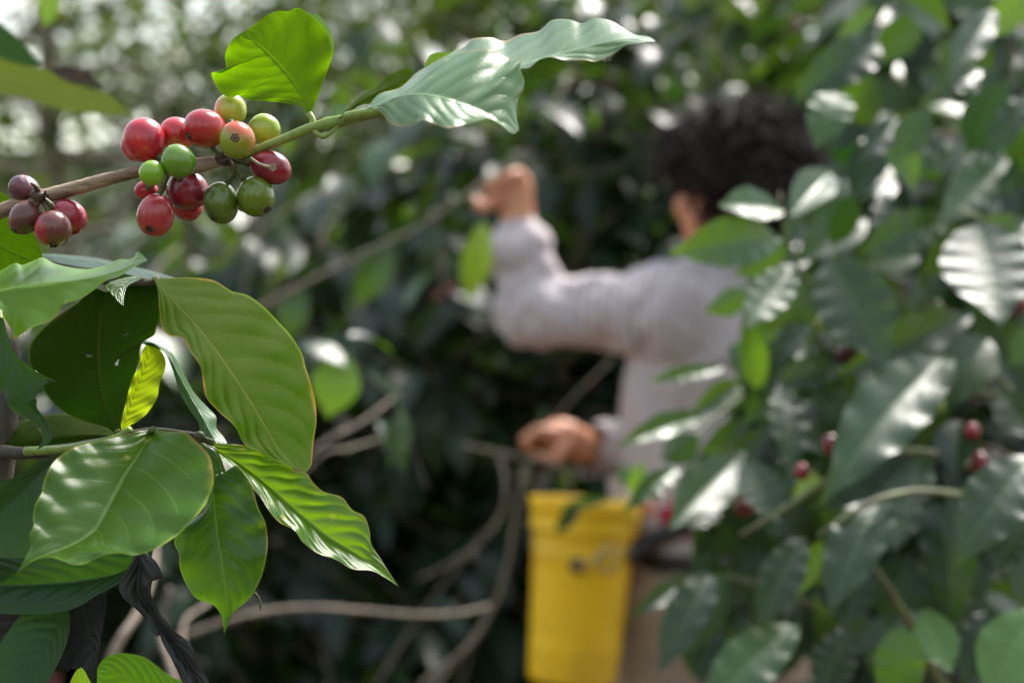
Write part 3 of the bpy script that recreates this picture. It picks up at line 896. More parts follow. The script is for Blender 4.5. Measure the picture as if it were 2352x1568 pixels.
# ------------------------------------------------------------------ leafy branch at lower left
def lower_left_branch():
    root = thing('coffee_branch', P(-40, 1150, .64, 0), 'leafy coffee branch at lower left with big drooping glossy leaves and one withered black leaf', 'branch')
    for pts, rad in ((((-90, 640, .68), (6, 780, .65), (14, 900, .645), (4, 1010, .64), (-8, 1150, .64), (-30, 1400, .64)), [.006, .006, .0058, .006, .0065]),
                     (((0, 1036, .635), (60, 1040, .625), (160, 1030, .612), (265, 1010, .60), (345, 992, .592), (440, 1000, .592), (465, 1004, .592)), [.0028, .0024, .0022, .002, .0018, .0014]),
                     (((-60, 600, .66), (60, 612, .645), (200, 640, .63), (330, 650, .612), (362, 642, .605)), [.002, .0018, .0015, .0012])):
        V, F = tube_data([P(*p) for p in pts], rad, 40, 10, .05); mesh_obj('stem', V, F, M['bark_dark'], root)
    tube('green_stem', [P(60, 1036, .618), P(160, 1030, .606), P(262, 1008, .597), P(300, 985, .594)], [.0019, .0017, .0017, .0014], M['green_stem'], root, n=24)
    # petioles
    S = Soup()
    for a, b in (((460, 1006, .592), (490, 1016, .59)), ((345, 995, .585), (350, 985, .578)), ((272, 995, .6), (270, 990, .602)), ((362, 642, .61), (355, 640, .612))):
        V, F = tube_data([P(*a), P(*b)], [.0014, .0012], 6, 8, 0); mesh_obj('petiole', V, F, M['pedicel'], root)
    V, F = uv_ball(P(458, 1003, .590), .0022, 10, 8); mesh_obj('bud', V, F, M['pedicel'], root)
    hb, h = M['hero_back'], M['hero']
    # big translucent underside leaf, veins raised
    traced_leaf(2, [(925, 240), (970, 290), (1060, 385), (1180, 520), (1290, 660), (1390, 800), (1490, 950), (1590, 1115), (1680, 1265), (1790, 1385), (1850, 1417)],
                [(955, 320), (962, 420), (975, 530), (1020, 590), (1100, 605), (1150, 690), (1212, 780), (1240, 950), (1320, 1050), (1420, 1140), (1475, 1245), (1560, 1290), (1680, 1350), (1760, 1385)],
                [(1000, 243), (1160, 240), (1290, 255), (1400, 320), (1500, 345), (1600, 420), (1690, 510), (1760, 590), (1830, 700), (1850, 780), (1888, 900), (1912, 1010), (1914, 1120), (1900, 1220), (1888, 1320), (1880, 1380)],
                (.603, .578), hb, root, dl=-.016, dr=.030, bow=-.008, tint=.78, quilt=.0055, ripple=.0014, rf=7, n=140, nu=22, veins=9, arch=-.12,
                label='large drooping leaf seen from below, sunlit through its upper edge with raised veins')
    # underside leaf with holes, its shade painted in by the lowest tint
    traced_leaf(2, [(712, 1200), (672, 1090), (622, 950), (600, 800), (596, 650), (602, 500), (640, 330)],
                [(650, 1150), (590, 1130), (480, 1100), (380, 1048), (290, 960), (240, 870), (195, 800), (172, 730), (182, 650), (230, 580), (340, 480), (460, 400), (560, 310)],
                [(735, 1180), (732, 1110), (760, 1000), (790, 880), (830, 780), (858, 640), (930, 590), (945, 540), (965, 500), (972, 400), (985, 320), (900, 262), (780, 250)],
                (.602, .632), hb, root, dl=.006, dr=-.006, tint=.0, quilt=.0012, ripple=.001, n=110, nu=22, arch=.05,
                label='shaded leaf seen from below with small insect holes', holes=[(-.115, .56, .05, .012), (.42, .43, .05, .016), (.33, .30, .045, .012), (.44, .60, .04, .008)])
    # bright leaf with curled tip at the left
    traced_leaf(2, [(-330, 430), (-150, 360), (60, 310), (250, 290), (440, 262), (590, 235), (700, 205), (800, 165), (890, 138)],
                [(-250, 330), (-100, 240), (0, 200), (60, 165), (100, 152), (130, 165), (200, 140), (258, 118), (330, 155), (430, 180), (520, 190), (600, 178), (650, 165), (720, 130), (780, 130), (815, 115), (828, 85), (862, 100)],
                [(-250, 500), (-100, 490), (0, 482), (30, 500), (65, 560), (82, 618), (140, 580), (200, 540), (290, 510), (350, 460), (380, 405), (450, 380), (520, 350), (580, 308), (640, 262), (720, 235), (780, 200), (845, 160)],
                (.565, .575), h, root, dl=.024, dr=-.012, tint=1.0, quilt=.0010, ripple=.002, rf=4, n=90, label='bright yellow-green leaf at the left edge with a curled tip', arch=-.25)
    traced_leaf(2, [(235, 100), (420, 128), (620, 150), (780, 185), (920, 222), (1060, 243)], [(300, 98), (400, 104), (600, 125), (750, 163), (900, 196)],
                [(330, 145), (460, 172), (600, 190), (750, 218), (880, 246), (960, 250)], (.650, .612), M['darkleaf'], root, dl=.05, dr=-.012, tint=.9, n=50,
                label='narrow grey sheen of a leaf seen edge on', ripple=.0006)
    traced_leaf(2, [(860, 232), (780, 262), (725, 320), (747, 412)], [(760, 240), (640, 285), (690, 355), (725, 395)], [(850, 250), (775, 290), (752, 350)],
                (.604, .590), M['pale'], root, tint=.9, n=30, label='small pale leaf tip hanging over the shaded leaf')
    traced_leaf(2, [(738, 1172), (790, 1000), (850, 850), (890, 740), (885, 640)], [(732, 1120), (752, 1010), (775, 930), (800, 850), (838, 780), (855, 700)],
                [(765, 1145), (850, 1098), (905, 1040), (950, 965), (965, 880), (996, 800), (1000, 740), (970, 680), (925, 648)], (.612, .622), M['hero_yellow'], root,
                tint=.9, n=60, ripple=.0008, quilt=.0008, label='small yellow leaf glowing in the sun')
    traced_leaf(2, [(850, 636), (930, 640), (1020, 720), (1080, 830), (1150, 960), (1220, 1080), (1290, 1210), (1340, 1290)], [(890, 650), (990, 690), (1040, 790), (1075, 900), (1110, 980), (1160, 1060), (1205, 1130), (1215, 1240)],
                [(900, 622), (1030, 690), (1100, 800), (1170, 930), (1250, 1020), (1305, 1080), (1310, 1150), (1370, 1235)], (.62, .60), M['pale'], root, dr=.012, tint=.25, n=70,
                ripple=.0006, label='narrow twisted leaf beside the yellow one')
    traced_leaf(2, [(30, 1235), (200, 1225), (380, 1205), (560, 1195), (705, 1200)], [(60, 1130), (150, 1108), (290, 1072), (400, 1068), (550, 1108), (640, 1130), (690, 1180)],
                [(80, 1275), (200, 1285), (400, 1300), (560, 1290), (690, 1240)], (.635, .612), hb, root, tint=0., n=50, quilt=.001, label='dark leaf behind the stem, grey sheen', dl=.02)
    traced_leaf(2, [(-60, 560), (30, 640), (100, 740), (200, 820), (350, 868)], [(-20, 480), (20, 490), (50, 600), (92, 702), (190, 785), (270, 835)],
                [(-40, 800), (0, 900), (60, 1012), (150, 1000), (210, 968), (243, 915), (290, 880)], (.60, .586), M['darkleaf'], root, tint=.6, n=60, ripple=.001,
                label='dark grey green leaf at the left edge')
    traced_leaf(2, [(40, 1000), (140, 1010), (210, 1060), (262, 1140), (285, 1210), (215, 1285)], [(120, 985), (215, 970), (225, 1030), (285, 1110), (315, 1190), (295, 1240)],
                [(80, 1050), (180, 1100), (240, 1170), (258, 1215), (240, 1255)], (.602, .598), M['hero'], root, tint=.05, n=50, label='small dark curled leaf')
    # the big glossy leaf
    traced_leaf(3, [(878, 108), (840, 180), (790, 262), (720, 362), (655, 480), (598, 590), (545, 680), (470, 742), (380, 788), (280, 822), (190, 862), (98, 940)],
                [(790, 125), (640, 165), (520, 190), (440, 212), (350, 260), (290, 330), (250, 420), (240, 480), (205, 540), (190, 620), (197, 665), (170, 720), (176, 790), (140, 858)],
                [(960, 125), (1060, 132), (1120, 180), (1190, 250), (1215, 330), (1220, 430), (1180, 530), (1140, 590), (1080, 655), (1030, 710), (980, 742), (900, 790), (830, 820), (760, 832), (690, 820), (600, 828), (530, 862), (470, 886), (400, 880), (340, 850), (270, 842), (190, 862), (132, 908)],
                (.586, .522), h, root, dl=.004, dr=-.010, bow=-.006, tint=.66, quilt=.0030, ripple=.0016, rf=7, n=120, nu=22, veins=7, arch=.12,
                label='broad glossy leaf with white highlights and a pointed curling tip')
    traced_leaf(3, [(1160, 195), (1195, 260), (1215, 400), (1228, 560), (1250, 750), (1285, 950), (1300, 1120), (1285, 1288)],
                [(1158, 280), (1190, 420), (1180, 560), (1100, 640), (1002, 742), (1030, 830), (1032, 900), (1070, 1000), (1130, 1080), (1222, 1118), (1268, 1175), (1282, 1230)],
                [(1232, 215), (1262, 262), (1288, 330), (1308, 362), (1350, 318), (1402, 370), (1450, 450), (1480, 560), (1522, 650), (1536, 760), (1520, 880), (1490, 980), (1430, 1080), (1342, 1160), (1318, 1210)],
                (.592, .578), h, root, dl=.004, dr=.008, bow=-.006, tint=.30, quilt=.0018, ripple=.0012, rf=6, n=110, nu=20, veins=10, arch=.2,
                label='middle hanging leaf with striped sheen and a torn base')
    traced_leaf(3, [(1150, 178), (1240, 230), (1400, 330), (1560, 460), (1720, 600), (1880, 730), (2050, 832), (2180, 920), (2287, 1012)],
                [(1250, 192), (1380, 200), (1480, 225), (1540, 265), (1620, 285), (1690, 345), (1758, 362), (1800, 420), (1860, 470), (1960, 500), (2020, 572), (2090, 610), (2120, 690), (2132, 772), (2190, 860), (2232, 930)],
                [(1220, 250), (1330, 330), (1450, 450), (1500, 510), (1560, 600), (1610, 650), (1690, 690), (1740, 760), (1820, 820), (1930, 860), (2020, 912), (2130, 922), (2210, 962)],
                (.600, .594), h, root, dl=.004, dr=-.010, tint=.72, quilt=.0030, ripple=.0010, rf=7, n=120, nu=20, veins=11, arch=.1,
                label='long bright green leaf pointing down to the right')
    # large dark leaves lower left
    traced_leaf(3, [(390, 240), (230, 360), (80, 500), (-80, 640), (-280, 760)], [(300, 262), (180, 330), (60, 395), (-60, 440), (-200, 540)], [(330, 500), (260, 720), (120, 860), (-80, 900)],
                (.604, .62), M['darkleaf'], root, tint=1, quilt=.0014, n=60, nu=16, label='dark leaf with a dull grey sheen', dr=-.01, arch=.1)
    traced_leaf(3, [(880, 800), (700, 930), (480, 980), (250, 1000), (0, 1010), (-250, 1040)], [(700, 780), (420, 800), (180, 850), (0, 850), (-150, 900)],
                [(850, 900), (750, 960), (640, 1020), (560, 1060), (440, 1132), (300, 1165), (150, 1172), (0, 1168), (-150, 1150)],
                (.598, .60), M['darkleaf'], root, tint=.9, quilt=.0028, n=80, nu=18, veins=8, dr=-.006, label='dark green leaf with rippled surface under the glossy one', arch=.25)
    traced_leaf(3, [(800, 790), (800, 900), (790, 985), (800, 1060), (880, 1180), (950, 1290), (1030, 1400), (1110, 1540), (1180, 1700)],
                [(740, 900), (685, 1012), (712, 1082), (780, 1142), (832, 1200), (868, 1272), (905, 1298), (912, 1262), (930, 1330), (980, 1420), (1020, 1500), (1062, 1580)],
                [(850, 830), (902, 880), (940, 970), (918, 955), (880, 975), (868, 1040), (878, 1085), (930, 1170), (985, 1250), (1030, 1290), (1100, 1350), (1132, 1460), (1200, 1568)],
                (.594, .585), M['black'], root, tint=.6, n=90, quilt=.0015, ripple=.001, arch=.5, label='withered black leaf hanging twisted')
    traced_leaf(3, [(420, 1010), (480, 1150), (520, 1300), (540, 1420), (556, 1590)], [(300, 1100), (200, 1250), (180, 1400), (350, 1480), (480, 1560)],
                [(600, 1060), (606, 1150), (582, 1300), (560, 1450)], (.62, .61), M['black'], root, tint=.1, n=40, label='black shaded leaf hanging at the bottom left')  # shade put in by the near-black colour, not a withered leaf
    traced_leaf(3, [(380, 1120), (330, 1260), (230, 1420), (120, 1620)], [(200, 1120), (60, 1250), (-50, 1450), (0, 1600)], [(402, 1200), (385, 1330), (320, 1480), (230, 1620)],
                (.606, .59), M['darkleaf'], root, tint=.9, n=40, label='narrow dull dark leaf at the bottom left')
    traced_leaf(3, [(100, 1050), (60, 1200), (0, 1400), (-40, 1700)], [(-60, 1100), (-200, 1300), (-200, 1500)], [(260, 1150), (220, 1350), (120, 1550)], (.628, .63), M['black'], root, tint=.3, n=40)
    traced_leaf(3, [(560, 1620), (470, 1540), (400, 1490), (340, 1700)], [(520, 1560), (450, 1480)], [(500, 1640), (420, 1600)], (.60, .6), M['hero'], root, tint=.9, n=24)
    traced_leaf(3, [(1180, 1760), (980, 1650), (800, 1560), (650, 1500), (556, 1488)], [(1080, 1590), (960, 1515), (900, 1468), (830, 1420), (740, 1398), (650, 1400), (585, 1438)],
                [(1000, 1800), (800, 1760), (620, 1680), (560, 1600)], (.66, .655), M['hero'], root, tint=.25, n=50, quilt=.001, label='leaf half out of the frame at the bottom')
    # dark green leaf behind the left cherries
    traced_leaf(1, [(-260, 1340), (-100, 1400), (0, 1472), (100, 1522), (190, 1562), (300, 1640)], [(-150, 1120), (0, 1150), (60, 1190), (150, 1290), (205, 1400), (242, 1500), (262, 1580)],
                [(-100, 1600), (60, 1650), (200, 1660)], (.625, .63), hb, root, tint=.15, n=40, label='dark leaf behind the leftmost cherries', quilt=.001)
    tube('tendril', [P(1462, 1050, .592, 3), P(1490, 1090, .592, 3), P(1495, 1150, .592, 3)], [.0005, .0004, .0003], M['pedicel'], root, n=12)
    return root


lower_left_branch()


# blurred leaf at upper left, farther than the cherries
def blurred_leaf():
    root = thing('coffee_branch', P(-260, 60, 1.02), 'out-of-focus yellow-green leaf with a brown blotch, on a twig at the upper left edge', 'branch')
    tube('stem', [P(-300, -60, 1.02), P(-170, 60, 1.02), P(-120, 130, 1.02)], [.003, .0025, .0018], M['twig'], root, n=14)
    traced_leaf(0, [(-120, 130), (0, 172), (90, 200), (190, 228), (305, 268)], [(-60, 110), (30, 145), (100, 158), (180, 178), (250, 218)],
                [(-60, 200), (60, 226), (160, 256), (250, 262)], (1.02, .98), leaf_material('leaf_olive_blotched', [(0, (.06, .08, .010)), (1, (.09, .11, .012))],
                [(.10, .15, .004), (.16, .2, .004)], back=(.07, .08, .01), transw=.4, rust=1.0, rough=.4), root, tint=.5, n=40)
    traced_leaf(0, [(110, 160), (150, 168), (200, 182), (240, 200)], [(150, 152), (200, 166)], [(150, 186), (200, 200)], (.995, .99), M['twig_dark'], root, tint=.1, n=14, label='brown blotch of dead tissue')
    # dark leaf above it
    traced_leaf(0, [(-160, 60), (-60, 90), (20, 120), (95, 150)], [(-80, 20), (10, 60), (60, 110)], [(-80, 130), (-10, 150), (50, 160)], (1.04, 1.06), M['darkleaf'], root, tint=.7, n=24, label='dark leaf in the corner')
    traced_leaf(0, [(90, -40), (105, 0), (112, 30), (100, 62)], [(130, -20), (135, 10), (122, 45)], [(85, 0), (92, 30)], (1.3, 1.3), M['mid'], root, tint=.9, n=18)
    return root


blurred_leaf()


# ------------------------------------------------------------------ big coffee shrub at the right, nearer than the picker
def right_shrub():
    root = thing('coffee_shrub', P(2700, 2400, 1.55) * np.array([1, 1, 0]), 'large glossy-leaved coffee shrub filling the right side, partly covering the picker', 'shrub')
    r = random.Random(4)
    base = np.array(root.location)
    stems = [[base, P(2600, 1900, 1.6), P(2540, 1200, 1.55), P(2480, 600, 1.6), P(2440, 100, 1.7), P(2420, -250, 1.75)],
             [base + [.05, .2, 0], P(2700, 1700, 1.9), P(2500, 1000, 2.0), P(2380, 400, 2.1), P(2300, -100, 2.2)],
             [base + [-.03, .1, 0], P(2420, 2000, 1.4), P(2250, 1700, 1.35), P(2180, 1500, 1.35)]]
    for s_ in stems:
        V, F = tube_data(s_, [.016, .013, .011, .008, .005], 40, 9, .06); mesh_obj('stem', V, F, M['bark_dark'], root)
    # green leader with opposite leaves left of the shrub
    br = [([(2500, 900, 1.6), (2250, 900, 1.45), (2050, 800, 1.35), (1930, 720, 1.28), (1850, 640, 1.25), (1812, 560, 1.24), (1795, 485, 1.24), (1790, 440, 1.24)], [.006, .005, .0042, .0035, .003, .0026, .002, .001]),
          ([(2520, 760, 1.6), (2400, 620, 1.4), (2280, 520, 1.35), (2200, 480, 1.35)], [.005, .004, .003, .002]),
          ([(2560, 1100, 1.55), (2380, 960, 1.35), (2220, 780, 1.3), (2150, 690, 1.3)], [.006, .004, .003, .002]),
          ([(2560, 1250, 1.5), (2340, 1120, 1.3), (2130, 1040, 1.22), (1980, 1060, 1.2), (1800, 1170, 1.2), (1700, 1230, 1.2)], [.006, .005, .004, .0035, .003, .002]),
          ([(2560, 1300, 1.5), (2350, 1180, 1.25), (2150, 1130, 1.15), (2010, 1150, 1.12), (1880, 1230, 1.12)], [.006, .005, .004, .003, .002]),
          ([(2540, 500, 1.7), (2400, 340, 1.75), (2300, 240, 1.8), (2180, 230, 1.85), (2050, 260, 1.85)], [.006, .004, .003, .003, .002]),
          ([(2250, 1700, 1.35), (2120, 1500, 1.25), (2090, 1430, 1.2), (1980, 1270, 1.15), (1900, 1230, 1.15)], [.005, .004, .003, .002]),
          ([(2400, 1700, 1.4), (2380, 1500, 1.2), (2360, 1400, 1.1)], [.005, .004, .003]),
          ([(2300, 1100, 1.7), (2000, 960, 1.6), (1800, 880, 1.55), (1640, 960, 1.5), (1560, 1050, 1.45)], [.006, .004, .003, .0025, .002]),
          ([(2200, 1500, 1.5), (1950, 1420, 1.4), (1700, 1330, 1.35), (1600, 1330, 1.35)], [.005, .004, .003, .002])]
    branches = []
    olive = bark_material('stem_olive', (.17, .22, .06), (.10, .07, .04), scale=60, dist=.002, bump=.4, rough=.5)
    for pts, rad in br:
        V, F = tube_data([P(*p) for p in pts], rad, 36, 8, .05)
        branches.append((mesh_obj('branch', V, F, olive, root), spline([P(*p) for p in pts], 40)))

    def nearest(p):
        return min(branches, key=lambda b: np.linalg.norm(b[1] - p, axis=1).min())[0]
    # measured leaves: base, tip (2352-wide picture), depth base/tip, width px, roll, tint, gloss
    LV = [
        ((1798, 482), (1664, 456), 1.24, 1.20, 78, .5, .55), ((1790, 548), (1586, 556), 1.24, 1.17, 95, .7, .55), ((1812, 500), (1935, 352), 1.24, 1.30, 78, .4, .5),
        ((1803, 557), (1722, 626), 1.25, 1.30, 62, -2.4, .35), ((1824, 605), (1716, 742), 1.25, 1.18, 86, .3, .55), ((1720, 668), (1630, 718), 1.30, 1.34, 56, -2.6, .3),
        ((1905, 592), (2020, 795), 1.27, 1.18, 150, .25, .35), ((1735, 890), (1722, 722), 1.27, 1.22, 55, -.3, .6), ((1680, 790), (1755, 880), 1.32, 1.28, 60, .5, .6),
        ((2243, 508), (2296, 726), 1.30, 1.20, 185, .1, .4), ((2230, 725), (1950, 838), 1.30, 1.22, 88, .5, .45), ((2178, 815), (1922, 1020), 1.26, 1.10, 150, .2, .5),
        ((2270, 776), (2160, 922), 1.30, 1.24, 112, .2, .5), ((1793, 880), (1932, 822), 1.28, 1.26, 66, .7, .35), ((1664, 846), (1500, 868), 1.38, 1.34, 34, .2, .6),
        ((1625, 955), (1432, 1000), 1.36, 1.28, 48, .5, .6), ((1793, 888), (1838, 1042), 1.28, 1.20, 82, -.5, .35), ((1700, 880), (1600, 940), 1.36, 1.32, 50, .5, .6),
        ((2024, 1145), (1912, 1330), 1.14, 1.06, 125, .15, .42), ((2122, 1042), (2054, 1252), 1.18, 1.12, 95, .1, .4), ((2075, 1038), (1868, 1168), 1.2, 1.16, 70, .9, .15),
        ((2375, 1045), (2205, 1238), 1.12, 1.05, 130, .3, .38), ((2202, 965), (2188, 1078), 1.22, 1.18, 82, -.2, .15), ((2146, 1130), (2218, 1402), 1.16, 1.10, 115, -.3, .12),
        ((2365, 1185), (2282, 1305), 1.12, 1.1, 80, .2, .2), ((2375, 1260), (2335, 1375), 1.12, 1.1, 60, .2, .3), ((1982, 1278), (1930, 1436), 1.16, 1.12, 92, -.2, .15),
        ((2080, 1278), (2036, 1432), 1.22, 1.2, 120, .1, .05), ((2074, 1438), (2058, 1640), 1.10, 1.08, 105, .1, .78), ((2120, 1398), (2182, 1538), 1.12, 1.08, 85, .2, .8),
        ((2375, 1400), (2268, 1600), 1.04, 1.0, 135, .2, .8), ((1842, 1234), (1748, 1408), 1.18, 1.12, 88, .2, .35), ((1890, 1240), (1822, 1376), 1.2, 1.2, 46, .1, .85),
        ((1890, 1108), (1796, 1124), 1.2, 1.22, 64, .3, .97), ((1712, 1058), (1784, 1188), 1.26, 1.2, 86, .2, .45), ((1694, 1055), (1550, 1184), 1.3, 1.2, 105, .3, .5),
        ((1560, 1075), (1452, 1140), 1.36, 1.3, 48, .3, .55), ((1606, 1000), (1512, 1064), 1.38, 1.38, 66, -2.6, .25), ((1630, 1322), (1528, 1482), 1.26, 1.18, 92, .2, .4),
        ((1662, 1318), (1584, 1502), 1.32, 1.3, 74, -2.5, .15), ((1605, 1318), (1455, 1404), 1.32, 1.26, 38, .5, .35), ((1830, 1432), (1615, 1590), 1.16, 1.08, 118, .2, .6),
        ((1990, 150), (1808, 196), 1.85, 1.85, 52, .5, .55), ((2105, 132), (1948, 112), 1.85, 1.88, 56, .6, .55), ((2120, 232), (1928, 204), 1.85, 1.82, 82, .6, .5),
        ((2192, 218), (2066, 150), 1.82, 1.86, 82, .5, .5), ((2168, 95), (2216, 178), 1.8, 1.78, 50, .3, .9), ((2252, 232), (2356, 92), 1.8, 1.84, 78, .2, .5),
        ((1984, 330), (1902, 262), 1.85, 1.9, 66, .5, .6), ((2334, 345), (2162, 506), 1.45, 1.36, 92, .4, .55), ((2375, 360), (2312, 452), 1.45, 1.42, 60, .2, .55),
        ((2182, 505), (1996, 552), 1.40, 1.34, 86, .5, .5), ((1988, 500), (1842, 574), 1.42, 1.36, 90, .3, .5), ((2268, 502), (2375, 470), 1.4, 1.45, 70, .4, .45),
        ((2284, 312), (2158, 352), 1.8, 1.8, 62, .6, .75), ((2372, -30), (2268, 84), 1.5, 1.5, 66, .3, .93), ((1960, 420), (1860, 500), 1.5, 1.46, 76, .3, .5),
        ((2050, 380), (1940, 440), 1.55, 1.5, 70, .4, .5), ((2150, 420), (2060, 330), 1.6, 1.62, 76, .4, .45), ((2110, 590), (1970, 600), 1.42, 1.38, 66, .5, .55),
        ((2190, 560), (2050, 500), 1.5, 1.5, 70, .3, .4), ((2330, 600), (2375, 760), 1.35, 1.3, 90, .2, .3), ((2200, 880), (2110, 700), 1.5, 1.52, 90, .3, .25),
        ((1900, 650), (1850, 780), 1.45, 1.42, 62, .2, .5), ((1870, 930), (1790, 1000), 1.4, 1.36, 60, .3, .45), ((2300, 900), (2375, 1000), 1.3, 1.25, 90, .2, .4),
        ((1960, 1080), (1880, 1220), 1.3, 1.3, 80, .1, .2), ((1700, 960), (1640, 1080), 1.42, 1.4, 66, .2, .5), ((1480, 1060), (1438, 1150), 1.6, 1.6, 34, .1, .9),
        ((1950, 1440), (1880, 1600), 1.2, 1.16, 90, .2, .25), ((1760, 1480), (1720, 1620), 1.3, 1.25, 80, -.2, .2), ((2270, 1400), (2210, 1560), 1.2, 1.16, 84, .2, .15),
    ]
    def bound(y):
        return float(np.interp(y, [-100, 250, 420, 560, 640, 900, 960, 1150, 1300, 1600], [1830, 1860, 1870, 1750, 1700, 1690, 1600, 1560, 1580, 1570]))
    for q in range(360):
        yb = r.uniform(-80, 1600); xb = r.uniform(bound(yb) + 60, 2420)
        if q >= 95: yb = r.uniform(560, 1420); xb = bound(yb) + r.uniform(60, 330)
        L_ = r.uniform(85, 150) if q > 150 else r.uniform(120, 200); an = r.choice((r.uniform(1.5, 2.9), r.uniform(.3, 1.5), r.uniform(1.7, 2.6)))
        xt, yt = xb + L_ * math.cos(an), yb + L_ * math.sin(an)
        if xt < bound(yt): xt = bound(yt) + r.uniform(0, 30)
        dd = r.uniform(1.30, 1.62) if q < 190 else r.uniform(1.42, 1.95)
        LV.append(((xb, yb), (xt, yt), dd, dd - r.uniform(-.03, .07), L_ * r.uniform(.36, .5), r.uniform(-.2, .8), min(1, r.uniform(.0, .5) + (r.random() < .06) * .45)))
    tm = [leaf_template(6, 30, (.010, .016, .006, .018, .012)[k], c, f, 40 + k, rf=(3.5, 5.5, 2.5, 4.5, 6)[k]) for k, (c, f) in enumerate(((.12, .28), (.26, .2), (.2, .45), (.34, .3), (.05, .15)))]
    cl = LeafCloud()      # leaves beyond the hundred largest go with the rest of the crown
    for k, (a, b, d0, d1, w, roll, tint) in enumerate(LV):
        A = P(a[0], a[1], d0); B = P(b[0], b[1], d1)
        v = B - A; ln = np.linalg.norm(v)
        view = (A + B) / 2 - np.array([0, 0, CAMH]); view /= np.linalg.norm(view)
        d = v / ln
        nn = -view + np.array([0, 0, r.uniform(.4, 1.2)])
        if abs(roll) > 1.5:
            nn = view + np.array([0, 0, -.25]); roll = roll + (2.5 if roll < 0 else -2.5)
        nn = nn - d * nn.dot(d); nn /= np.linalg.norm(nn)
        y = np.cross(nn, d)
        q = nn * math.cos(roll * .6) + y * math.sin(roll * .6) * (1 if d[0] < 0 else -1)
        T_ = tm[k % 5]
        halfw = w * K * (d0 + d1) / 2 / 2
        wid = halfw / (.205 * ln) / max(.55, math.cos(roll * .6)) * 1.14
        if k >= 100:
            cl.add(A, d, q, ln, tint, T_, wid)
            continue
        Rm = frame(d, q)
        ctl = T_[0] * np.array([1, wid, 1]) * ln
        ctl[:, 0] *= 1.04
        vv = ctl @ Rm.T + A
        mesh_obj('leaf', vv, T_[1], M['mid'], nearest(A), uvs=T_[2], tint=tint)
    # cherries among them
    CR = M_cr = cherry_material('cherry_shrub_red', (.26, .012, .02), (.14, .010, .02), spot=.1)
    CG = cherry_material('cherry_shrub_green', (.16, .28, .03), (.3, .36, .05), spot=.1)
    CD = cherry_material('cherry_shrub_dark', (.10, .01, .02), (.05, .01, .015), spot=.1)
    for (x, y, d, rr, m) in ((2340, 695, 1.3, .0075, CR), (2325, 712, 1.31, .0065, CD), (1958, 800, 1.3, .0085, CD), (1940, 812, 1.31, .008, CD), (1960, 828, 1.31, .007, CD), (1842, 1083, 1.2, .006, CR),
                             (1893, 742, 1.28, .007, CG), (1905, 700, 1.3, .006, CG), (2152, 930, 1.25, .006, CG), (2060, 292, 1.8, .009, CG), (2075, 328, 1.8, .009, CG), (2045, 322, 1.8, .009, CG),
                             (1908, 1020, 1.2, .007, CR), (1925, 1045, 1.2, .0065, CD), (1600, 1175, 1.5, .011, CR), (1652, 1125, 1.5, .010, CR), (2250, 1060, 1.2, .007, CR), (2232, 990, 1.2, .006, CR),
                             (2385, 245, 1.75, .009, CR), (2372, 250, 1.75, .01, CG), (2030, 1010, 1.2, .006, CR), (1710, 1160, 1.3, .008, CR)):
        V, F = uv_ball(P(x, y, d), rr, 18, 12, (1, 1, 1.12)); mesh_obj('cherry', V, F, m, nearest(P(x, y, d)))
    # the rest of the crown, behind and beside the measured leaves
    for k in range(64):
        dep = r.uniform(1.5, 2.35)
        xe = r.uniform(1830, 2420) + (70 if dep < 1.8 else 0); ye = r.uniform(-150, 1900)
        if ye > 500: xe = max(xe, 1900 - (ye - 1100) * .1)
        if dep > 1.9 and xe < 1950: xe += 120
        o = P(xe + r.uniform(150, 500), ye + r.uniform(-60, 260), dep + r.uniform(-.1, .25)); e = P(xe, ye, dep)
        mpt = (o + e) / 2 + np.array([0, 0, r.uniform(.02, .09)])
        V, F = tube_data([o, mpt, e], [.005, .0035, .0018], 12, 6, .05); mesh_obj('twig', V, F, M['twig'], root)
        c = spline([o, mpt, e], 9)
        for i in range(1, 9):
            tan = c[i] - c[i - 1]; tan /= np.linalg.norm(tan)
            side = np.cross(tan, [0, 0, 1]); side /= np.linalg.norm(side)
            for sg in (-1, 1):
                dd = side * sg * r.uniform(.5, 1) + tan * r.uniform(.3, .9) + np.array([0, 0, r.uniform(-1.1, .05)])
                cl.add(c[i], dd, [r.uniform(-.4, .4), r.uniform(-.7, .2), 1], r.uniform(.08, .125), min(1, max(0, r.uniform(0, .35) + (r.random() < .06) * .55)), r.choice(TPL_MID), r.uniform(.9, 1.25))  # low tint range paints the shade of the gaps into these leaves
    o = cl.write('foliage', M['mid'], root)
    o['kind'] = 'stuff'
    return root


right_shrub()


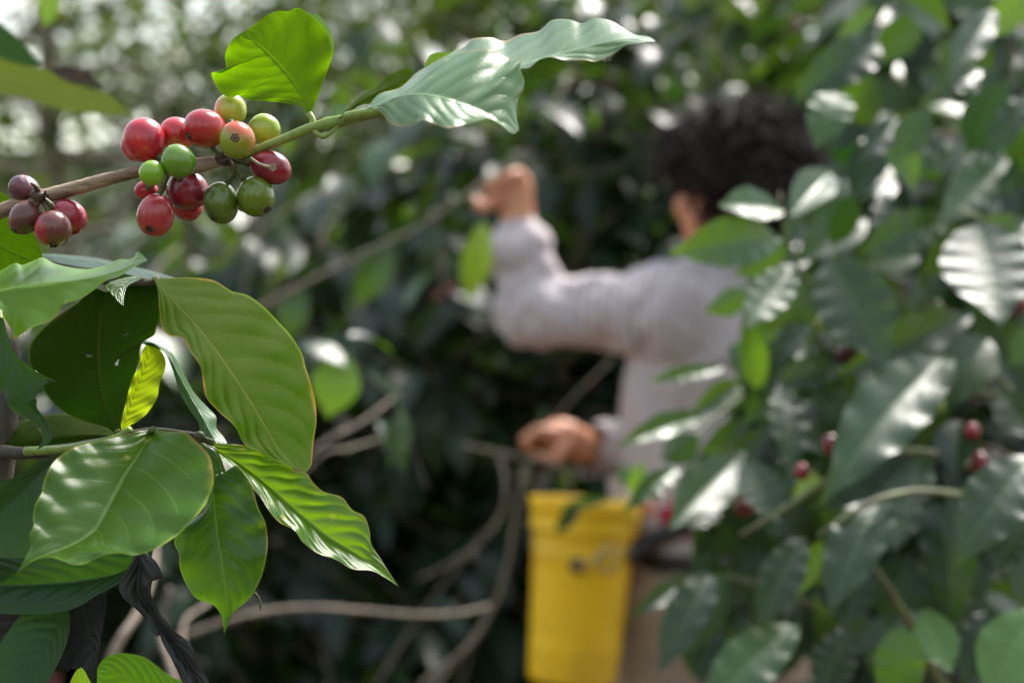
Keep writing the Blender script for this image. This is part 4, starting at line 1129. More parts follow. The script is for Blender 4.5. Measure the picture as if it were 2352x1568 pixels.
# ------------------------------------------------------------------ implicit surfaces for the body and the clothes
class SDF:
    def __init__(s, lo, hi, h):
        s.lo = np.array(lo, float); s.h = h
        s.n = np.ceil((np.array(hi, float) - s.lo) / h).astype(int) + 1
        s.D = np.full(s.n, .06, dtype=np.float32)
    def box(s, lo, hi, m=.05):
        a = np.clip(np.floor((np.array(lo) - m - s.lo) / s.h).astype(int), 0, s.n - 1)
        b = np.clip(np.ceil((np.array(hi) + m - s.lo) / s.h).astype(int) + 1, 1, s.n)
        ax = [s.lo[k] + s.h * np.arange(a[k], b[k]) for k in range(3)]
        return tuple(slice(a[k], b[k]) for k in range(3)), np.stack(np.meshgrid(*ax, indexing='ij'), -1).astype(np.float32)
    def merge(s, sl, d, k, op='u'):
        A = s.D[sl]
        if op == 'u':
            h = np.clip(.5 + .5 * (A - d) / k, 0, 1)
            s.D[sl] = A * (1 - h) + d * h - k * h * (1 - h)
        else:
            h = np.clip(.5 - .5 * (A + d) / k, 0, 1)
            s.D[sl] = A * (1 - h) - d * h + k * h * (1 - h)
    def cap(s, a, b, r1, r2, k=.02, op='u'):
        a = np.array(a, float); b = np.array(b, float); m = max(r1, r2)
        sl, p = s.box(np.minimum(a, b) - m, np.maximum(a, b) + m)
        ab = b - a
        t = np.clip(((p - a) @ ab) / (ab @ ab + 1e-9), 0, 1)
        d = np.linalg.norm(p - (a + t[..., None] * ab), axis=-1) - (r1 + (r2 - r1) * t)
        s.merge(sl, d, k, op)
    def ell(s, c, r, R=None, k=.02, op='u'):
        c = np.array(c, float); r = np.array(r, float); m = r.max()
        sl, p = s.box(c - m, c + m)
        q = p - c
        if R is not None: q = q @ R          # columns of R are the local axes
        k0 = np.linalg.norm(q / r, axis=-1); k1 = np.linalg.norm(q / (r * r), axis=-1) + 1e-6
        d = k0 * (k0 - 1) / k1
        s.merge(sl, d, k, op)
    def mesh(s, iso=0.0):
        D = s.D - iso
        ins = D < 0
        nx, ny, nz = D.shape
        c = ins[:-1, :-1, :-1].astype(int)
        tot = np.zeros((nx - 1, ny - 1, nz - 1), int)
        for i in (0, 1):
            for j in (0, 1):
                for k in (0, 1):
                    tot += ins[i:nx - 1 + i, j:ny - 1 + j, k:nz - 1 + k]
        cell = (tot > 0) & (tot < 8)
        idx = -np.ones(cell.shape, int); ids = np.argwhere(cell); idx[cell] = np.arange(len(ids))
        acc = np.zeros((len(ids), 3)); cnt = np.zeros(len(ids))
        I, J, Kk = ids.T
        corners = [(i, j, k) for i in (0, 1) for j in (0, 1) for k in (0, 1)]
        for a in corners:
            for ax in range(3):
                if a[ax]: continue
                b = list(a); b[ax] = 1
                da = D[I + a[0], J + a[1], Kk + a[2]]; db = D[I + b[0], J + b[1], Kk + b[2]]
                cr = (da < 0) != (db < 0)
                t = np.where(cr, da / np.where(cr, da - db, 1), 0)
                pt = np.array(a, float) + np.eye(3)[ax] * t[:, None]
                acc[cr] += pt[cr]; cnt[cr] += 1
        V = s.lo + s.h * (ids + acc / cnt[:, None])
        Q = []
        for ax in range(3):
            a1, a2 = (ax + 1) % 3, (ax + 2) % 3
            A = np.moveaxis(ins, ax, 0)
            e = np.argwhere(ins[tuple(slice(0, -1) if q == ax else slice(None) for q in range(3))] != ins[tuple(slice(1, None) if q == ax else slice(None) for q in range(3))])
            ok = (e[:, a1] > 0) & (e[:, a2] > 0) & (e[:, a1] < cell.shape[a1]) & (e[:, a2] < cell.shape[a2])
            e = e[ok]
            o1 = np.eye(3, dtype=int)[a1]; o2 = np.eye(3, dtype=int)[a2]
            f = np.stack([idx[tuple((e - o1 - o2).T)], idx[tuple((e - o2).T)], idx[tuple(e.T)], idx[tuple((e - o1).T)]], 1)
            fl = ~ins[tuple(e.T)]
            f[fl] = f[fl][:, ::-1]
            Q.append(f)
        return V, np.vstack(Q)


def smooth_verts(V, Q, it=2):
    for _ in range(it):
        acc = np.zeros_like(V); cnt = np.zeros(len(V))
        for a, b in ((0, 1), (1, 2), (2, 3), (3, 0)):
            np.add.at(acc, Q[:, a], V[Q[:, b]]); np.add.at(acc, Q[:, b], V[Q[:, a]])
            np.add.at(cnt, Q[:, a], 1); np.add.at(cnt, Q[:, b], 1)
        V = .5 * V + .5 * acc / cnt[:, None]
    return V


def vnoise(p, seed=0):
    r = np.random.RandomState(seed); o = np.zeros(len(p))
    for q in range(7):
        k = r.normal(0, 1, 3) * (1 + q * .5); o += np.sin(p @ k + r.uniform(0, 6.28)) / (1 + q * .35)
    return o / 3


def skin_material():
    T = NT('skin')
    tc = T.n('TexCoord'); nz = T.n('TexNoise', i_Scale=26.0, i_Detail=5.0); T.l(tc.outputs['Object'], nz.inputs['Vector'])
    c = T.mix(nz.outputs['Fac'], (.70, .33, .19), (.54, .22, .12))
    pr = T.n('BsdfPrincipled', i_Roughness=.48); T.l(c, pr.inputs['Base Color'])
    pr.inputs['Subsurface Weight'].default_value = .15; pr.inputs['Subsurface Radius'].default_value = (.008, .003, .0015); pr.inputs['Subsurface Scale'].default_value = 1
    T.l(pr.outputs[0], T.out.inputs[0]); return T.m


def shirt_material():
    T = NT('striped_shirt_cloth')
    tc = T.n('TexCoord')
    at = T.n('Attribute', attribute_name='tint')       # distance round the sleeve or the trunk, in stripe widths
    fr = T.math('FRACT', at.outputs['Fac'])
    st = T.smooth(T.math('ABSOLUTE', T.math('SUBTRACT', fr, .5)), .30, .46)
    nz = T.n('TexNoise', i_Scale=7.0, i_Detail=5.0); T.l(tc.outputs['Object'], nz.inputs['Vector'])
    wv = T.n('TexNoise', i_Scale=500.0, i_Detail=2.0); T.l(tc.outputs['Object'], wv.inputs['Vector'])
    c = T.mix(T.math('MULTIPLY', st, .75), (.58, .49, .50), (.22, .19, .26))
    c = T.mix(T.math('MULTIPLY', nz.outputs['Fac'], .35), c, (.42, .37, .36))
    pr = T.n('BsdfPrincipled', i_Roughness=.85); T.l(c, pr.inputs['Base Color'])
    pr.inputs['Sheen Weight'].default_value = .2
    bp = T.n('Bump', i_Strength=.4, i_Distance=.001); T.l(wv.outputs['Fac'], bp.inputs['Height']); T.l(bp.outputs[0], pr.inputs['Normal'])
    T.l(pr.outputs[0], T.out.inputs[0]); return T.m


def hair_material(*a, **k):
    m = bark_material(*a, **k)
    for nd in m.node_tree.nodes:
        if nd.type == 'BSDF_PRINCIPLED': nd.inputs['Specular IOR Level'].default_value = .2
    return m


def person():
    D0 = 2.72
    root = thing('person', P(1640, 2490, D0), 'curly-haired person in a pale striped shirt, seen from behind, one arm raised to a branch', 'person')
    f_ = np.array([-.55, .835, 0.]); l_ = np.array([-.835, -.55, 0.]); z_ = np.array([0, 0, 1.])
    R = np.stack([f_, l_, z_], 1)
    hc = P(1672, 425, D0)                                # head centre
    fh = np.array([-.62, .785, -.02]); fh /= np.linalg.norm(fh); lh = np.cross(z_, fh); lh /= np.linalg.norm(lh)
    H = np.stack([fh, lh, np.cross(fh, lh)], 1)
    def h(a, b, c): return hc + H @ np.array([a, b, c])
    neck = P(1688, 628, D0 + .03)
    ls = P(1530, 712, 2.63); rs = P(1765, 705, 2.86)
    le = P(1222, 718, 2.70); lw = P(1188, 492, 2.72)
    re = P(1590, 1085, 2.90); rw = P(1335, 1022, 2.72)
    pelvis = P(1645, 1290, D0 + .01)
    chest = P(1638, 815, D0); waist = P(1640, 1060, D0)
    lo = P(1020, 1500, 2.4); lo = np.array([lo[0], 2.44, -.02]); hi = P(1900, 200, 3.0); hi = np.array([hi[0] + .05, 3.12, hi[2]])
    B = SDF(lo, hi, .0052)
    # skull, jaw, neck
    B.ell(h(-.008, 0, .022), (.094, .074, .088), H, .01)
    B.ell(h(.030, 0, -.045), (.062, .058, .062), H, .03)
    B.ell(h(.062, 0, -.088), (.030, .030, .020), H, .02)       # chin
    for s_ in (-1, 1):
        B.ell(h(.058, s_ * .036, -.030), (.026, .024, .022), H, .018)   # cheekbone
        B.ell(h(.074, s_ * .034, .012), (.014, .024, .008), H, .014)    # brow
        B.ell(h(.086, s_ * .033, -.006), (.014, .017, .011), H, .008, 'd')   # eye socket
        B.ell(h(.072, s_ * .033, -.006), (.013, .014, .011), H, .003)   # eyeball under the lids
        B.ell(h(-.008, s_ * .078, -.014), (.018, .007, .032), H, .006)  # ear
        B.ell(h(-.006, s_ * .086, -.012), (.010, .004, .018), H, .003, 'd')
        B.ell(h(.090, s_ * .010, -.040), (.010, .008, .007), H, .006)   # nostril wing
    B.cap(h(.090, 0, .004), h(.108, 0, -.034), .007, .010, .010)        # nose
    B.ell(h(.088, 0, -.060), (.010, .024, .006), H, .007); B.ell(h(.086, 0, -.070), (.010, .021, .006), H, .006)   # lips
    B.cap(h(-.015, 0, -.06), neck, .055, .058, .03)
    B.cap(neck, chest, .06, .11, .05)
    # trunk
    B.ell(chest, (.098, .140, .16), R, .05); B.ell(waist, (.090, .125, .16), R, .06); B.ell(pelvis, (.115, .16, .13), R, .06)
    B.cap(neck + [0, 0, -.03], ls, .05, .052, .05); B.cap(neck + [0, 0, -.03], rs, .05, .052, .05)
    # arms
    B.cap(ls, le, .052, .038, .03); B.cap(le, lw, .040, .027, .02)
    B.cap(rs, re, .052, .038, .03); B.cap(re, rw, .040, .027, .02)
    # legs, feet
    for s_ in (-1, 1):
        hip = pelvis + R @ np.array([0, s_ * .085, -.03]); kn = np.array([hip[0], hip[1], .50]) + f_ * .03; an = np.array([hip[0], hip[1], .09])
        B.cap(hip, kn, .085, .056, .05); B.cap(kn, an, .055, .036, .03)
        B.cap(an + [0, 0, -.04], an + f_ * .15 + [0, 0, -.05], .036, .028, .03)
    # left hand: palm and five fingers closed round the branch
    p0 = lw; pc = P(1186, 440, 2.715)
    B.cap(p0, pc, .026, .024, .012)
    B.ell(pc, (.029, .019, .040), None, .010)
    def finger(pts, r, k=.003):
        for a, b, ra, rb in zip(pts[:-1], pts[1:], r[:-1], r[1:]): B.cap(a, b, ra, rb, k)
    for q in range(4):
        bx, by = 1203 - q * 17, 412 + q * 9
        ln = (1.0, 1.1, 1.05, .85)[q]
        a = P(bx, by, 2.70)
        finger([a, P(bx - 12, by - 16 * ln, 2.682), P(bx - 34 * ln, by - 12, 2.668), P(bx - 40 * ln, by + 12, 2.676)], (.0090, .0084, .0078, .0070))
    finger([P(1168, 452, 2.70), P(1140, 462, 2.70), P(1112, 478, 2.705), P(1092, 462, 2.71)], (.013, .0115, .0105, .0085))   # thumb
    # right hand curled over the lower branch
    pc = P(1290, 1003, 2.70)
    B.cap(rw, pc, .026, .028, .015)
    B.ell(pc, (.040, .024, .028), None, .012)
    for q in range(4):
        dq = 2.672 + q * .018
        ln = (1.0, 1.08, 1.02, .82)[q]
        a = P(1268, 992 + q * 4, dq)
        finger([a, P(1268 - 32 * ln, 988 + q * 3, dq - .004), P(1268 - 58 * ln, 1006 + q * 3, dq - .003), P(1268 - 54 * ln, 1030 + q * 2, dq + .002)], (.0105, .0098, .0090, .0080))
    finger([P(1300, 1020, 2.676), P(1285, 1046, 2.668), P(1258, 1054, 2.666), P(1236, 1046, 2.668)], (.013, .0115, .0105, .0088))
    V, Q = B.mesh(); V = smooth_verts(V, Q, 2)
    big_mesh('body', V, Q, skin_material(), root)

    # ---- shirt
    lo2 = np.array([P(1080, 700, 2.6)[0], 2.48, P(0, 1300, 2.7)[2]]); hi2 = np.array([P(1900, 0, 2.8)[0] + .05, 3.08, P(0, 500, 2.7)[2]])
    S = SDF(lo2, hi2, .0065)
    S.ell(chest + [0, 0, -.01], (.118, .160, .18), R, .05); S.ell(waist, (.112, .148, .20), R, .07)
    S.ell(P(1642, 1175, D0), (.120, .156, .10), R, .06)
    S.cap(neck + [0, 0, -.04], ls, .056, .062, .04); S.cap(neck + [0, 0, -.04], rs, .056, .062, .04)
    S.cap(neck + [0, 0, -.03], neck + [0, 0, .012], .066, .064, .012)            # collar stand
    S.cap(ls, le, .066, .050, .035); S.cap(le, lw + (lw - le) * -.02, .052, .034, .025)
    S.cap(P(1158, 585, 2.70), P(1215, 572, 2.70), .040, .040, .012)             # rolled bunch at the forearm
    S.cap(rs, re, .075, .060, .03); S.cap(re, rw + (re - rw) * .08, .058, .040, .025)
    # creases: displace the distance field
    sl, p = S.box(S.lo, S.lo + S.n * S.h, 0)
    shp = p.shape[:-1]; pf = p.reshape(-1, 3).astype(float)
    ua = le - ls; ua /= np.linalg.norm(ua); fa = lw - le; fa /= np.linalg.norm(fa)
    du = np.clip((pf - ls) @ ua, -.1, .5); dfa = np.clip((pf - le) @ fa, -.1, .4)
    near_fa = np.exp(-(np.linalg.norm(pf - (le + np.clip(dfa, 0, .22)[:, None] * fa), axis=1) / .09) ** 2)
    near_ua = np.exp(-(np.linalg.norm(pf - (ls + np.clip(du, 0, .26)[:, None] * ua), axis=1) / .12) ** 2)
    w = .013 * near_ua * (np.abs(np.sin(du * 26 + 3.0 * vnoise(pf * 13, 1) + (pf[:, 2] - ls[2]) * 26)) ** .8 - .3 + .5 * vnoise(pf * 30, 6))
    w += .011 * near_fa * (np.abs(np.sin(dfa * 30 + 2.6 * vnoise(pf * 14, 2) - (pf[:, 0] - le[0]) * 26)) ** .8 - .3 + .4 * vnoise(pf * 30, 7))
    body = 1 - np.clip(near_ua + near_fa, 0, 1)
    w += body * (.018 * np.abs(np.sin(vnoise(pf * np.array([8, 8, 5]), 3) * 2.6 + pf[:, 2] * 8 + pf[:, 0] * 10)) + .004 * vnoise(pf * 22, 4))
    zw = P(0, 845, D0)[2]
    w -= .012 * np.exp(-((pf[:, 2] - zw + .25 * (pf[:, 0] - chest[0]) * .3) / .012) ** 2) * body       # deep fold under the arm
    S.D[sl] = S.D[sl] - (w.reshape(shp).astype(np.float32)) + .003
    V, Q = S.mesh(); V = smooth_verts(V, Q, 1)
    # open the shirt at neck, cuffs, hem
    hem = P(0, 1095, D0)[2] + .012 * np.sin(V[:, 0] * 40)
    topz = neck[2] + .030
    keep = (V[:, 2] > hem) & (V[:, 2] < topz + 1)
    cutL = (V - (lw - fa * .012)) @ fa
    keep &= ~((cutL > 0) & (np.linalg.norm(V - lw, axis=1) < .09))
    fr_ = rw - re; fr_ /= np.linalg.norm(fr_)
    keep &= ~((((V - (rw - fr_ * .01)) @ fr_) > 0) & (np.linalg.norm(V - rw, axis=1) < .09))
    keep &= ~((V[:, 2] > neck[2] + .018) & (np.linalg.norm((V - neck)[:, :2], axis=1) < .062))
    kq = keep[Q].all(1); Q = Q[kq]
    used = np.unique(Q); mp = -np.ones(len(V), int); mp[used] = np.arange(len(used)); V = V[used]; Q = mp[Q]
    # stripe coordinate: round the sleeve on the arms, round the trunk on the body
    def ang(p, o, ax):
        a = np.cross(ax, [.3, .2, 1.]); a /= np.linalg.norm(a); b = np.cross(ax, a)
        return np.arctan2((p - o) @ b, (p - o) @ a)
    dU = np.linalg.norm(V - (ls + np.clip((V - ls) @ ua, .03, .3)[:, None] * ua), axis=1)
    dF = np.linalg.norm(V - (le + np.clip((V - le) @ fa, 0, .3)[:, None] * fa), axis=1)
    st = ang(V, chest, z_) * 18
    mU = dU < .105; mF = dF < .075
    st = np.where(mU, ((V - ls) @ ua) * 55 + 3 * (V[:, 2] - ls[2]), st)
    st = np.where(mF, ang(V, le, fa) * 5, st)
    big_mesh('shirt', V, Q, shirt_material(), root, T=st + 100)

    # ---- hair: scalp mass plus curls
    HR = SDF(hc - .19, hc + .21, .006)
    HR.ell(h(-.038, 0, .030), (.114, .100, .088), H, .02)
    HR.ell(h(-.070, 0, .000), (.080, .088, .078), H, .03)
    HR.ell(h(.040, 0, .066), (.066, .072, .045), H, .03)
    HR.ell(h(.064, 0, -.040), (.098, .098, .098), H, .02, 'd')
    sl, p = HR.box(HR.lo, HR.lo + HR.n * HR.h, 0); pf = p.reshape(-1, 3).astype(float)
    HR.D[sl] -= (.013 * vnoise(pf * 30, 8) + .006 * vnoise(pf * 90, 9)).reshape(p.shape[:-1]).astype(np.float32)
    V, Q = HR.mesh()
    hm = hair_material('hair_dark_brown', (.034, .018, .017), (.012, .007, .007), rough=.7, scale=120, dist=.003, bump=.8)
    ho = big_mesh('hair', V, Q, hm, root)
    CU = Soup(); r = np.random.RandomState(3)
    cen = V.mean(0)
    sel = V[r.randint(0, len(V), 900)]
    for s0 in sel:
        n_ = s0 - cen; n_ /= np.linalg.norm(n_)
        if (s0 - hc) @ fh > .085 and s0[2] < hc[2] + .03: continue
        a = np.cross(n_, r.normal(0, 1, 3)); a /= np.linalg.norm(a); b = np.cross(n_, a)
        L = r.uniform(.015, .07); rr = r.uniform(.004, .011); tw = r.uniform(1, 2.2) * 6.28
        pts = [s0 - n_ * .006 + n_ * L * q + rr * (math.cos(tw * q) * a + math.sin(tw * q) * b) + np.array([0, 0, -.012 * q * q]) for q in np.linspace(0, 1, 7)]
        V2, F2 = tube_data(pts, [.0030, .0026, .0012], 13, 5, .1, caps=False); CU.add(V2, F2)
    CU.obj('curls', hm, ho)

    # ---- trousers
    TR = SDF([hc[0] - .32, 2.42, 0.02], [hc[0] + .30, 3.10, P(0, 1200, D0)[2]], .010)
    TR.ell(pelvis + [0, 0, -.01], (.150, .185, .17), R, .06)
    for s_ in (-1, 1):
        hip = pelvis + R @ np.array([.01, s_ * .085, -.05]); kn = np.array([hip[0], hip[1], .50]) + f_ * .03; an = np.array([hip[0], hip[1], .07])
        TR.cap(hip, kn, .118, .088, .05); TR.cap(kn, an, .086, .072, .04)
    sl, p = TR.box(TR.lo, TR.lo + TR.n * TR.h, 0); pf = p.reshape(-1, 3).astype(float)
    TR.D[sl] -= (.008 * np.abs(np.sin(vnoise(pf * np.array([9, 9, 5]), 12) * 3 + pf[:, 2] * 14))).reshape(p.shape[:-1]).astype(np.float32)
    V, Q = TR.mesh(); V = smooth_verts(V, Q, 1)
    kz = (V[:, 2] < P(0, 1262, D0)[2]) & (V[:, 2] > .06); Q = Q[kz[Q].all(1)]
    used = np.unique(Q); mp = -np.ones(len(V), int); mp[used] = np.arange(len(used)); V = V[used]; Q = mp[Q]
    big_mesh('trousers', V, Q, bark_material('khaki_cloth', (.46, .37, .29), (.32, .25, .19), rough=.9, scale=45, dist=.003, bump=.5), root)
    # ---- flowered cloth tied round the waist, and the dark strap
    def band(z0, z1, grow, n=72, m=9, wave=.006, tilt=0.0):
        V = []; F = []
        for j in range(m):
            for i in range(n):
                a = 2 * math.pi * i / n
                wv = wave * math.sin(9 * a + j * .8) + wave * .6 * math.sin(17 * a - j)
                q = R @ np.array([(.138 + grow + wv) * math.cos(a), (.174 + grow + wv) * math.sin(a), 0])
                zz = z0 + (z1 - z0) * j / (m - 1) + tilt * math.cos(a + .9) + .3 * wave * math.sin(5 * a)
                V.append(np.array([pelvis[0], pelvis[1], 0]) + q + [0, 0, zz])
        for j in range(m - 1):
            for i in range(n):
                F.append((j * n + i, j * n + (i + 1) % n, (j + 1) * n + (i + 1) % n, (j + 1) * n + i))
        return V, F
    T = NT('flowered_cloth')
    tc = T.n('TexCoord'); vo = T.n('TexVoronoi', i_Scale=27.0); T.l(tc.outputs['Object'], vo.inputs['Vector'])
    sp = T.n('SeparateColor'); T.l(vo.outputs['Color'], sp.inputs[0])
    cc = T.ramp(sp.outputs[0], [(0, (.55, .03, .06)), (.54, (.55, .03, .06)), (.56, (.70, .62, .60)), (.72, (.72, .62, .58)), (.74, (.72, .26, .16)), (1, (.68, .30, .22))])
    cc = T.mix(T.smooth(vo.outputs['Distance'], .38, .5), cc, (.66, .56, .54))
    pr = T.n('BsdfPrincipled', i_Roughness=.85); T.l(cc, pr.inputs['Base Color']); T.l(pr.outputs[0], T.out.inputs[0])
    V, F = band(P(0, 1325, D0)[2], P(0, 1088, D0)[2], .016); mesh_obj('waist_cloth', V, F, T.m, root, label='red and white flowered cloth tied round the waist')
    V, F = band(P(0, 1262, D0)[2], P(0, 1218, D0)[2], .026, m=4, wave=.002, tilt=.020)
    mesh_obj('strap', V, F, bark_material('strap_black', (.03, .022, .024), (.015, .012, .014), rough=.6, scale=200, dist=.0006), root, label='black strap slanting round the waist')
    for s_ in (-1, 1):
        hip = pelvis + R @ np.array([0, s_ * .085, -.03]); an = np.array([hip[0], hip[1], .06])
        BT = SDF(an - .13, an + np.array([.16, .24, .10]), .008)
        BT.cap(an + [0, 0, -.01], an + f_ * .13 + [0, 0, -.022], .046, .042, .03); BT.cap(an, an + [0, 0, .07], .044, .05, .02)
        BT.ell(an + f_ * .05 + [0, 0, -.055], (.14, .05, .02), R, .01)
        V, Q = BT.mesh(); big_mesh('boot', V, Q, M['bark_dark'], root)
    return root


person()


# ------------------------------------------------------------------ yellow picking bucket
def bucket():
    d = 2.56
    t0 = P(1346, 1150, d); b0 = P(1313, 1562, d)
    root = thing('bucket', b0, 'tall yellow plastic picking bucket hanging at the waist, dark handle pivot on its side', 'bucket')
    ax = (t0 - b0); Ht = np.linalg.norm(ax); ax /= Ht
    a = np.cross([0, 1, 0], ax); a /= np.linalg.norm(a); b = np.cross(ax, a)
    k = K * d
    def rad(t): return (101 + (119 - 101) * t) * k
    prof_ = [(0, .0), (.0, .55), (.0, .93), (.006, .985), (.02, 1.0)]
    pr_ = [(0.0, 0.001), (0.0, rad(0) * .9), (.008, rad(0) * .985), (.02, rad(0))]
    for t in (.1, .17, .18, .195, .205, .3, .45, .455, .47, .475, .6, .70, .705, .715, .72, .80, .815):
        bump_ = .0006 if t in (.18, .195, .705, .715) else 0
        pr_.append((t, rad(t) + bump_))
    # collar under the lip and the lip itself
    pr_ += [(.83, rad(.83) + .001), (.835, rad(.83) + .005), (.85, rad(.85) + .006), (.865, rad(.86) + .004), (.90, rad(.9) + .004), (.95, rad(.95) + .005), (.958, rad(.95) + .007), (.985, rad(1) + .008), (.995, rad(1) + .007), (1.0, rad(1) + .008),
            (.995, rad(1) + .001), (.95, rad(.95) - .002), (.6, rad(.6) - .003), (.3, rad(.3) - .003), (.03, rad(0) - .003), (.03, .001)]
    n = 72; V = []; F = []
    for (t, r_) in pr_:
        for i in range(n):
            th = 2 * math.pi * i / n
            rr = r_ * (1 + .006 * math.sin(3 * th + t * 4) + .004 * math.sin(2 * th + 1))
            V.append(b0 + ax * Ht * t + rr * (math.cos(th) * a + math.sin(th) * b * .86))
    for j in range(len(pr_) - 1):
        for i in range(n):
            F.append((j * n + i, j * n + (i + 1) % n, (j + 1) * n + (i + 1) % n, (j + 1) * n + i))
    T = NT('yellow_plastic')
    tc = T.n('TexCoord'); nz = T.n('TexNoise', i_Scale=9.0, i_Detail=6.0, i_Roughness=.65); T.l(tc.outputs['Object'], nz.inputs['Vector'])
    mp = T.n('Mapping'); mp.inputs['Scale'].default_value = (3, 3, 60); T.l(tc.outputs['Object'], mp.inputs[0])
    sc = T.n('TexNoise', i_Scale=3.0, i_Detail=3.0); T.l(mp.outputs[0], sc.inputs['Vector'])
    c = T.mix(T.smooth(nz.outputs['Fac'], .40, .72), (.95, .58, .012), (.74, .45, .025))
    c = T.mix(T.math('MULTIPLY', T.smooth(sc.outputs['Fac'], .55, .8), .45), c, (.36, .24, .05))
    pr = T.n('BsdfPrincipled', i_Roughness=.42); T.l(c, pr.inputs['Base Color'])
    pr.inputs['Subsurface Weight'].default_value = .08; pr.inputs['Subsurface Scale'].default_value = .01
    T.l(T.math('MULTIPLY_ADD', nz.outputs['Fac'], .25, .3), pr.inputs['Roughness'])
    T.l(pr.outputs[0], T.out.inputs[0])
    mesh_obj('shell', V, F, T.m, root)
    # spout-like bulge of the lip at the right
    S = Soup(); c0 = P(1432, 1188, d - .03)
    V, F = uv_ball(c0, 40 * k, 24, 16, (1.0, .75, 1.05)); mesh_obj('lip_bulge', V, F, T.m, root)
    # dark pivot and wire handle
    pv = P(1325, 1298, d - rad(.6) * .86 - .003)
    V, F = uv_ball(pv, .012, 16, 10, (1, .7, 1)); mesh_obj('handle_pivot', V, F, M['bark_dark'], root)
    wire = bark_material('wire', (.5, .42, .25), (.3, .24, .12), rough=.35, scale=200, dist=.0003)
    tube('handle', [pv, P(1350, 1296, d - .12), P(1372, 1275, d - .125), P(1395, 1258, d - .12), P(1428, 1262, d - .10), P(1450, 1272, d - .04)], [.0028, .0028], wire, root, n=40)
    ring = [P(1396 + 22 * math.cos(q), 1290 + 20 * math.sin(q), d - .115) for q in np.linspace(0, 6.28, 16)]
    tube('ring', ring, [.0025, .0025], wire, root, n=40)
    tube('strap_end', [P(1436, 1278, d - .03), P(1480, 1248, d - .01), P(1540, 1222, d + .0), P(1610, 1200, d + .01)], [.014, .016, .015, .012], bark_material('strap_end_black', (.03, .022, .024), (.015, .012, .014), rough=.6, scale=200, dist=.0006), root, n=30, sides=10)
    return root


bucket()


# ------------------------------------------------------------------ bare twigs and single leaves between the camera and the shrubs
def bare_branch(label, parts, mat='bark', leaves=()):
    root = thing('bare_branch', P(*parts[0][0][0]), label, 'branch', None)
    for pts, rad in parts:
        tube('wood', [P(*p) for p in pts], [q * .38 for q in rad], M[mat], root, n=60, sides=9, noise=.07)
    for (a, b, w, tint, roll) in leaves:
        A = P(*a); B = P(*b); v = B - A; ln = np.linalg.norm(v); d = v / ln
        view = (A + B) / 2 - np.array([0, 0, CAMH]); view /= np.linalg.norm(view)
        nn = -view + np.array([0, 0, .5]); nn -= d * nn.dot(d); nn /= np.linalg.norm(nn); y = np.cross(nn, d)
        q = nn * math.cos(roll) + y * math.sin(roll)
        T_ = TPL_MID[1]
        wid = w * K * a[2] / 2 / (.205 * ln)
        vv = (T_[0] * np.array([1, wid, 1]) * ln) @ frame(d, q).T + A
        mesh_obj('leaf', vv, T_[1], M['mid'], root, uvs=T_[2], tint=tint)
    return root


bare_branch('long thin grey branch pulled down and gripped by the raised hand',
            [([(420, 800, 2.60), (610, 698, 2.62), (740, 630, 2.64), (850, 575, 2.65), (960, 522, 2.66), (1050, 462, 2.66), (1130, 408, 2.665), (1180, 370, 2.67), (1206, 345, 2.67)], [.011, .010, .009, .0085, .0085, .008, .007, .0075]),
             ([(1000, 500, 2.66), (1010, 600, 2.7), (985, 690, 2.75)], [.003, .002, .0015])], 'bark_pale',
            leaves=[((1112, 508, 2.60), (1078, 700, 2.56), 70, .97, .2), ((900, 560, 2.66), (820, 700, 2.6), 80, .3, .3), ((700, 660, 2.64), (640, 780, 2.6), 70, .25, -.2)])
bare_branch('pale bent dead branch low in the middle, running toward the bucket',
            [([(380, 1475, 2.0), (450, 1450, 2.0), (530, 1422, 2.0), (620, 1402, 2.02), (720, 1395, 2.04), (830, 1402, 2.08), (960, 1412, 2.1), (1050, 1408, 2.14), (1125, 1392, 2.2)], [.010, .0095, .0092, .009, .0085, .008, .0075]),
             ([(1125, 1392, 2.2), (1110, 1440, 2.2), (1060, 1500, 2.22), (980, 1560, 2.24), (900, 1680, 2.25)], [.008, .009, .008, .009]),
             ([(1035, 1408, 2.14), (1048, 1385, 2.12), (1052, 1378, 2.1)], [.005, .004])], 'bark_pale')
bare_branch('grey brown curved stem rising left of the bucket to the lower hand',
            [([(880, 1720, 2.62), (960, 1620, 2.6), (1060, 1500, 2.6), (1130, 1400, 2.6), (1165, 1300, 2.6), (1185, 1180, 2.62), (1205, 1080, 2.66), (1215, 1050, 2.67)], [.013, .012, .010, .009, .008]),
             ([(1065, 1022, 2.66), (1130, 1035, 2.65), (1200, 1050, 2.65), (1260, 1058, 2.645), (1300, 1090, 2.63), (1312, 1140, 2.62)], [.008, .009, .0085, .006, .004]),
             ([(1145, 1040, 2.65), (1160, 1100, 2.62), (1155, 1170, 2.6), (1110, 1240, 2.6), (1040, 1290, 2.6), (960, 1330, 2.6)], [.009, .008, .007, .006, .004]),
             ([(1262, 1060, 2.65), (1245, 1120, 2.6), (1235, 1160, 2.6)], [.004, .003])], 'bark')
bare_branch('two light twigs crossing beside the tip of the long translucent leaf',
            [([(640, 1120, 1.9), (740, 1020, 1.92), (830, 970, 1.95), (915, 905, 2.0)], [.0075, .0065, .006]),
             ([(640, 1150, 1.9), (740, 1045, 1.92), (800, 1030, 1.95), (865, 1010, 2.0)], [.005, .0045, .004])], 'bark_pale')
bare_branch('thin dark twig slanting between the two hands',
            [([(1230, 1020, 2.9), (1310, 920, 2.92), (1360, 870, 2.95), (1410, 820, 3.0)], [.006, .006, .005])], 'bark')
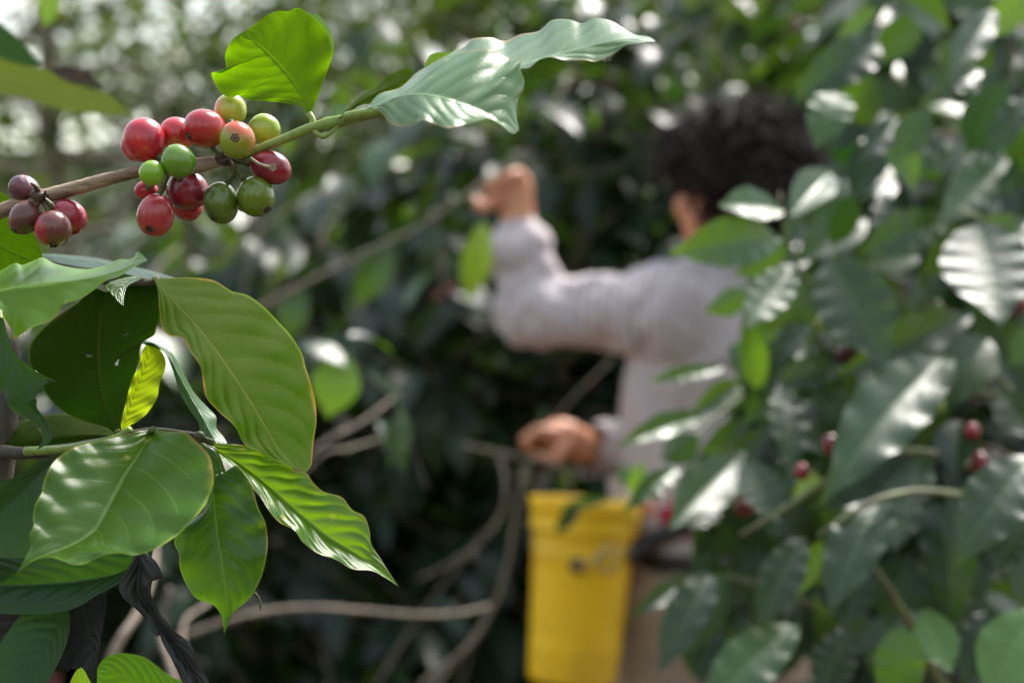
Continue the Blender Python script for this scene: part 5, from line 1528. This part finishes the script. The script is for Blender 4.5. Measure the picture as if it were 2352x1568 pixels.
bare_branch('pale leaning stems behind the withered black leaf',
            [([(200, 1700, 1.3), (260, 1500, 1.32), (320, 1400, 1.35), (355, 1290, 1.4), (350, 1180, 1.45)], [.011, .010, .008, .006]),
             ([(440, 1600, 1.5), (420, 1440, 1.55), (480, 1380, 1.6), (520, 1300, 1.65)], [.007, .006, .005]),
             ([(380, 1720, 1.5), (400, 1560, 1.55), (370, 1450, 1.6), (390, 1350, 1.6)], [.012, .010, .008])], 'bark_pale')
bare_branch('slender stems standing behind the red and green cherries',
            [([(180, 900, 3.0), (240, 600, 3.0), (360, 300, 3.05), (400, 120, 3.1)], [.010, .009, .006]), ([(520, 900, 3.0), (580, 560, 3.0), (620, 420, 3.0)], [.010, .008, .006]),
             ([(60, 760, 2.9), (130, 540, 2.9), (40, 380, 2.9)], [.008, .007, .004]), ([(330, 860, 3.1), (450, 520, 3.1), (470, 300, 3.2)], [.009, .007, .005])], 'bark')
bare_branch('drooping shoot with a two-toned leaf right of the long translucent leaf',
            [([(980, 1120, 1.8), (930, 1000, 1.8), (860, 880, 1.78), (780, 800, 1.75), (720, 780, 1.75)], [.0035, .003, .0025, .002])], 'bark_dark',
            leaves=[((700, 790, 1.72), (812, 815, 1.70), 70, .3, .6), ((790, 810, 1.75), (750, 960, 1.72), 110, .8, .1), ((800, 770, 1.8), (925, 770, 1.85), 46, .3, .6),
                    ((840, 850, 1.8), (990, 960, 1.86), 46, .2, .4), ((930, 950, 1.9), (900, 1060, 1.86), 60, .4, .2), ((870, 960, 1.9), (945, 1075, 1.86), 56, .3, .2)])

bare_branch('small dark curled leaf on a twig hanging in front of the yellow bucket rim',
            [([(1440, 1110, 2.40), (1425, 1130, 2.38), (1398, 1146, 2.37)], [.004, .003, .003])], 'bark',
            leaves=[((1398, 1146, 2.37), (1290, 1158, 2.33), 26, .75, .3), ((1330, 1155, 2.34), (1276, 1226, 2.31), 36, .2, .3), ((1432, 1120, 2.39), (1438, 1050, 2.40), 34, .85, .1)])
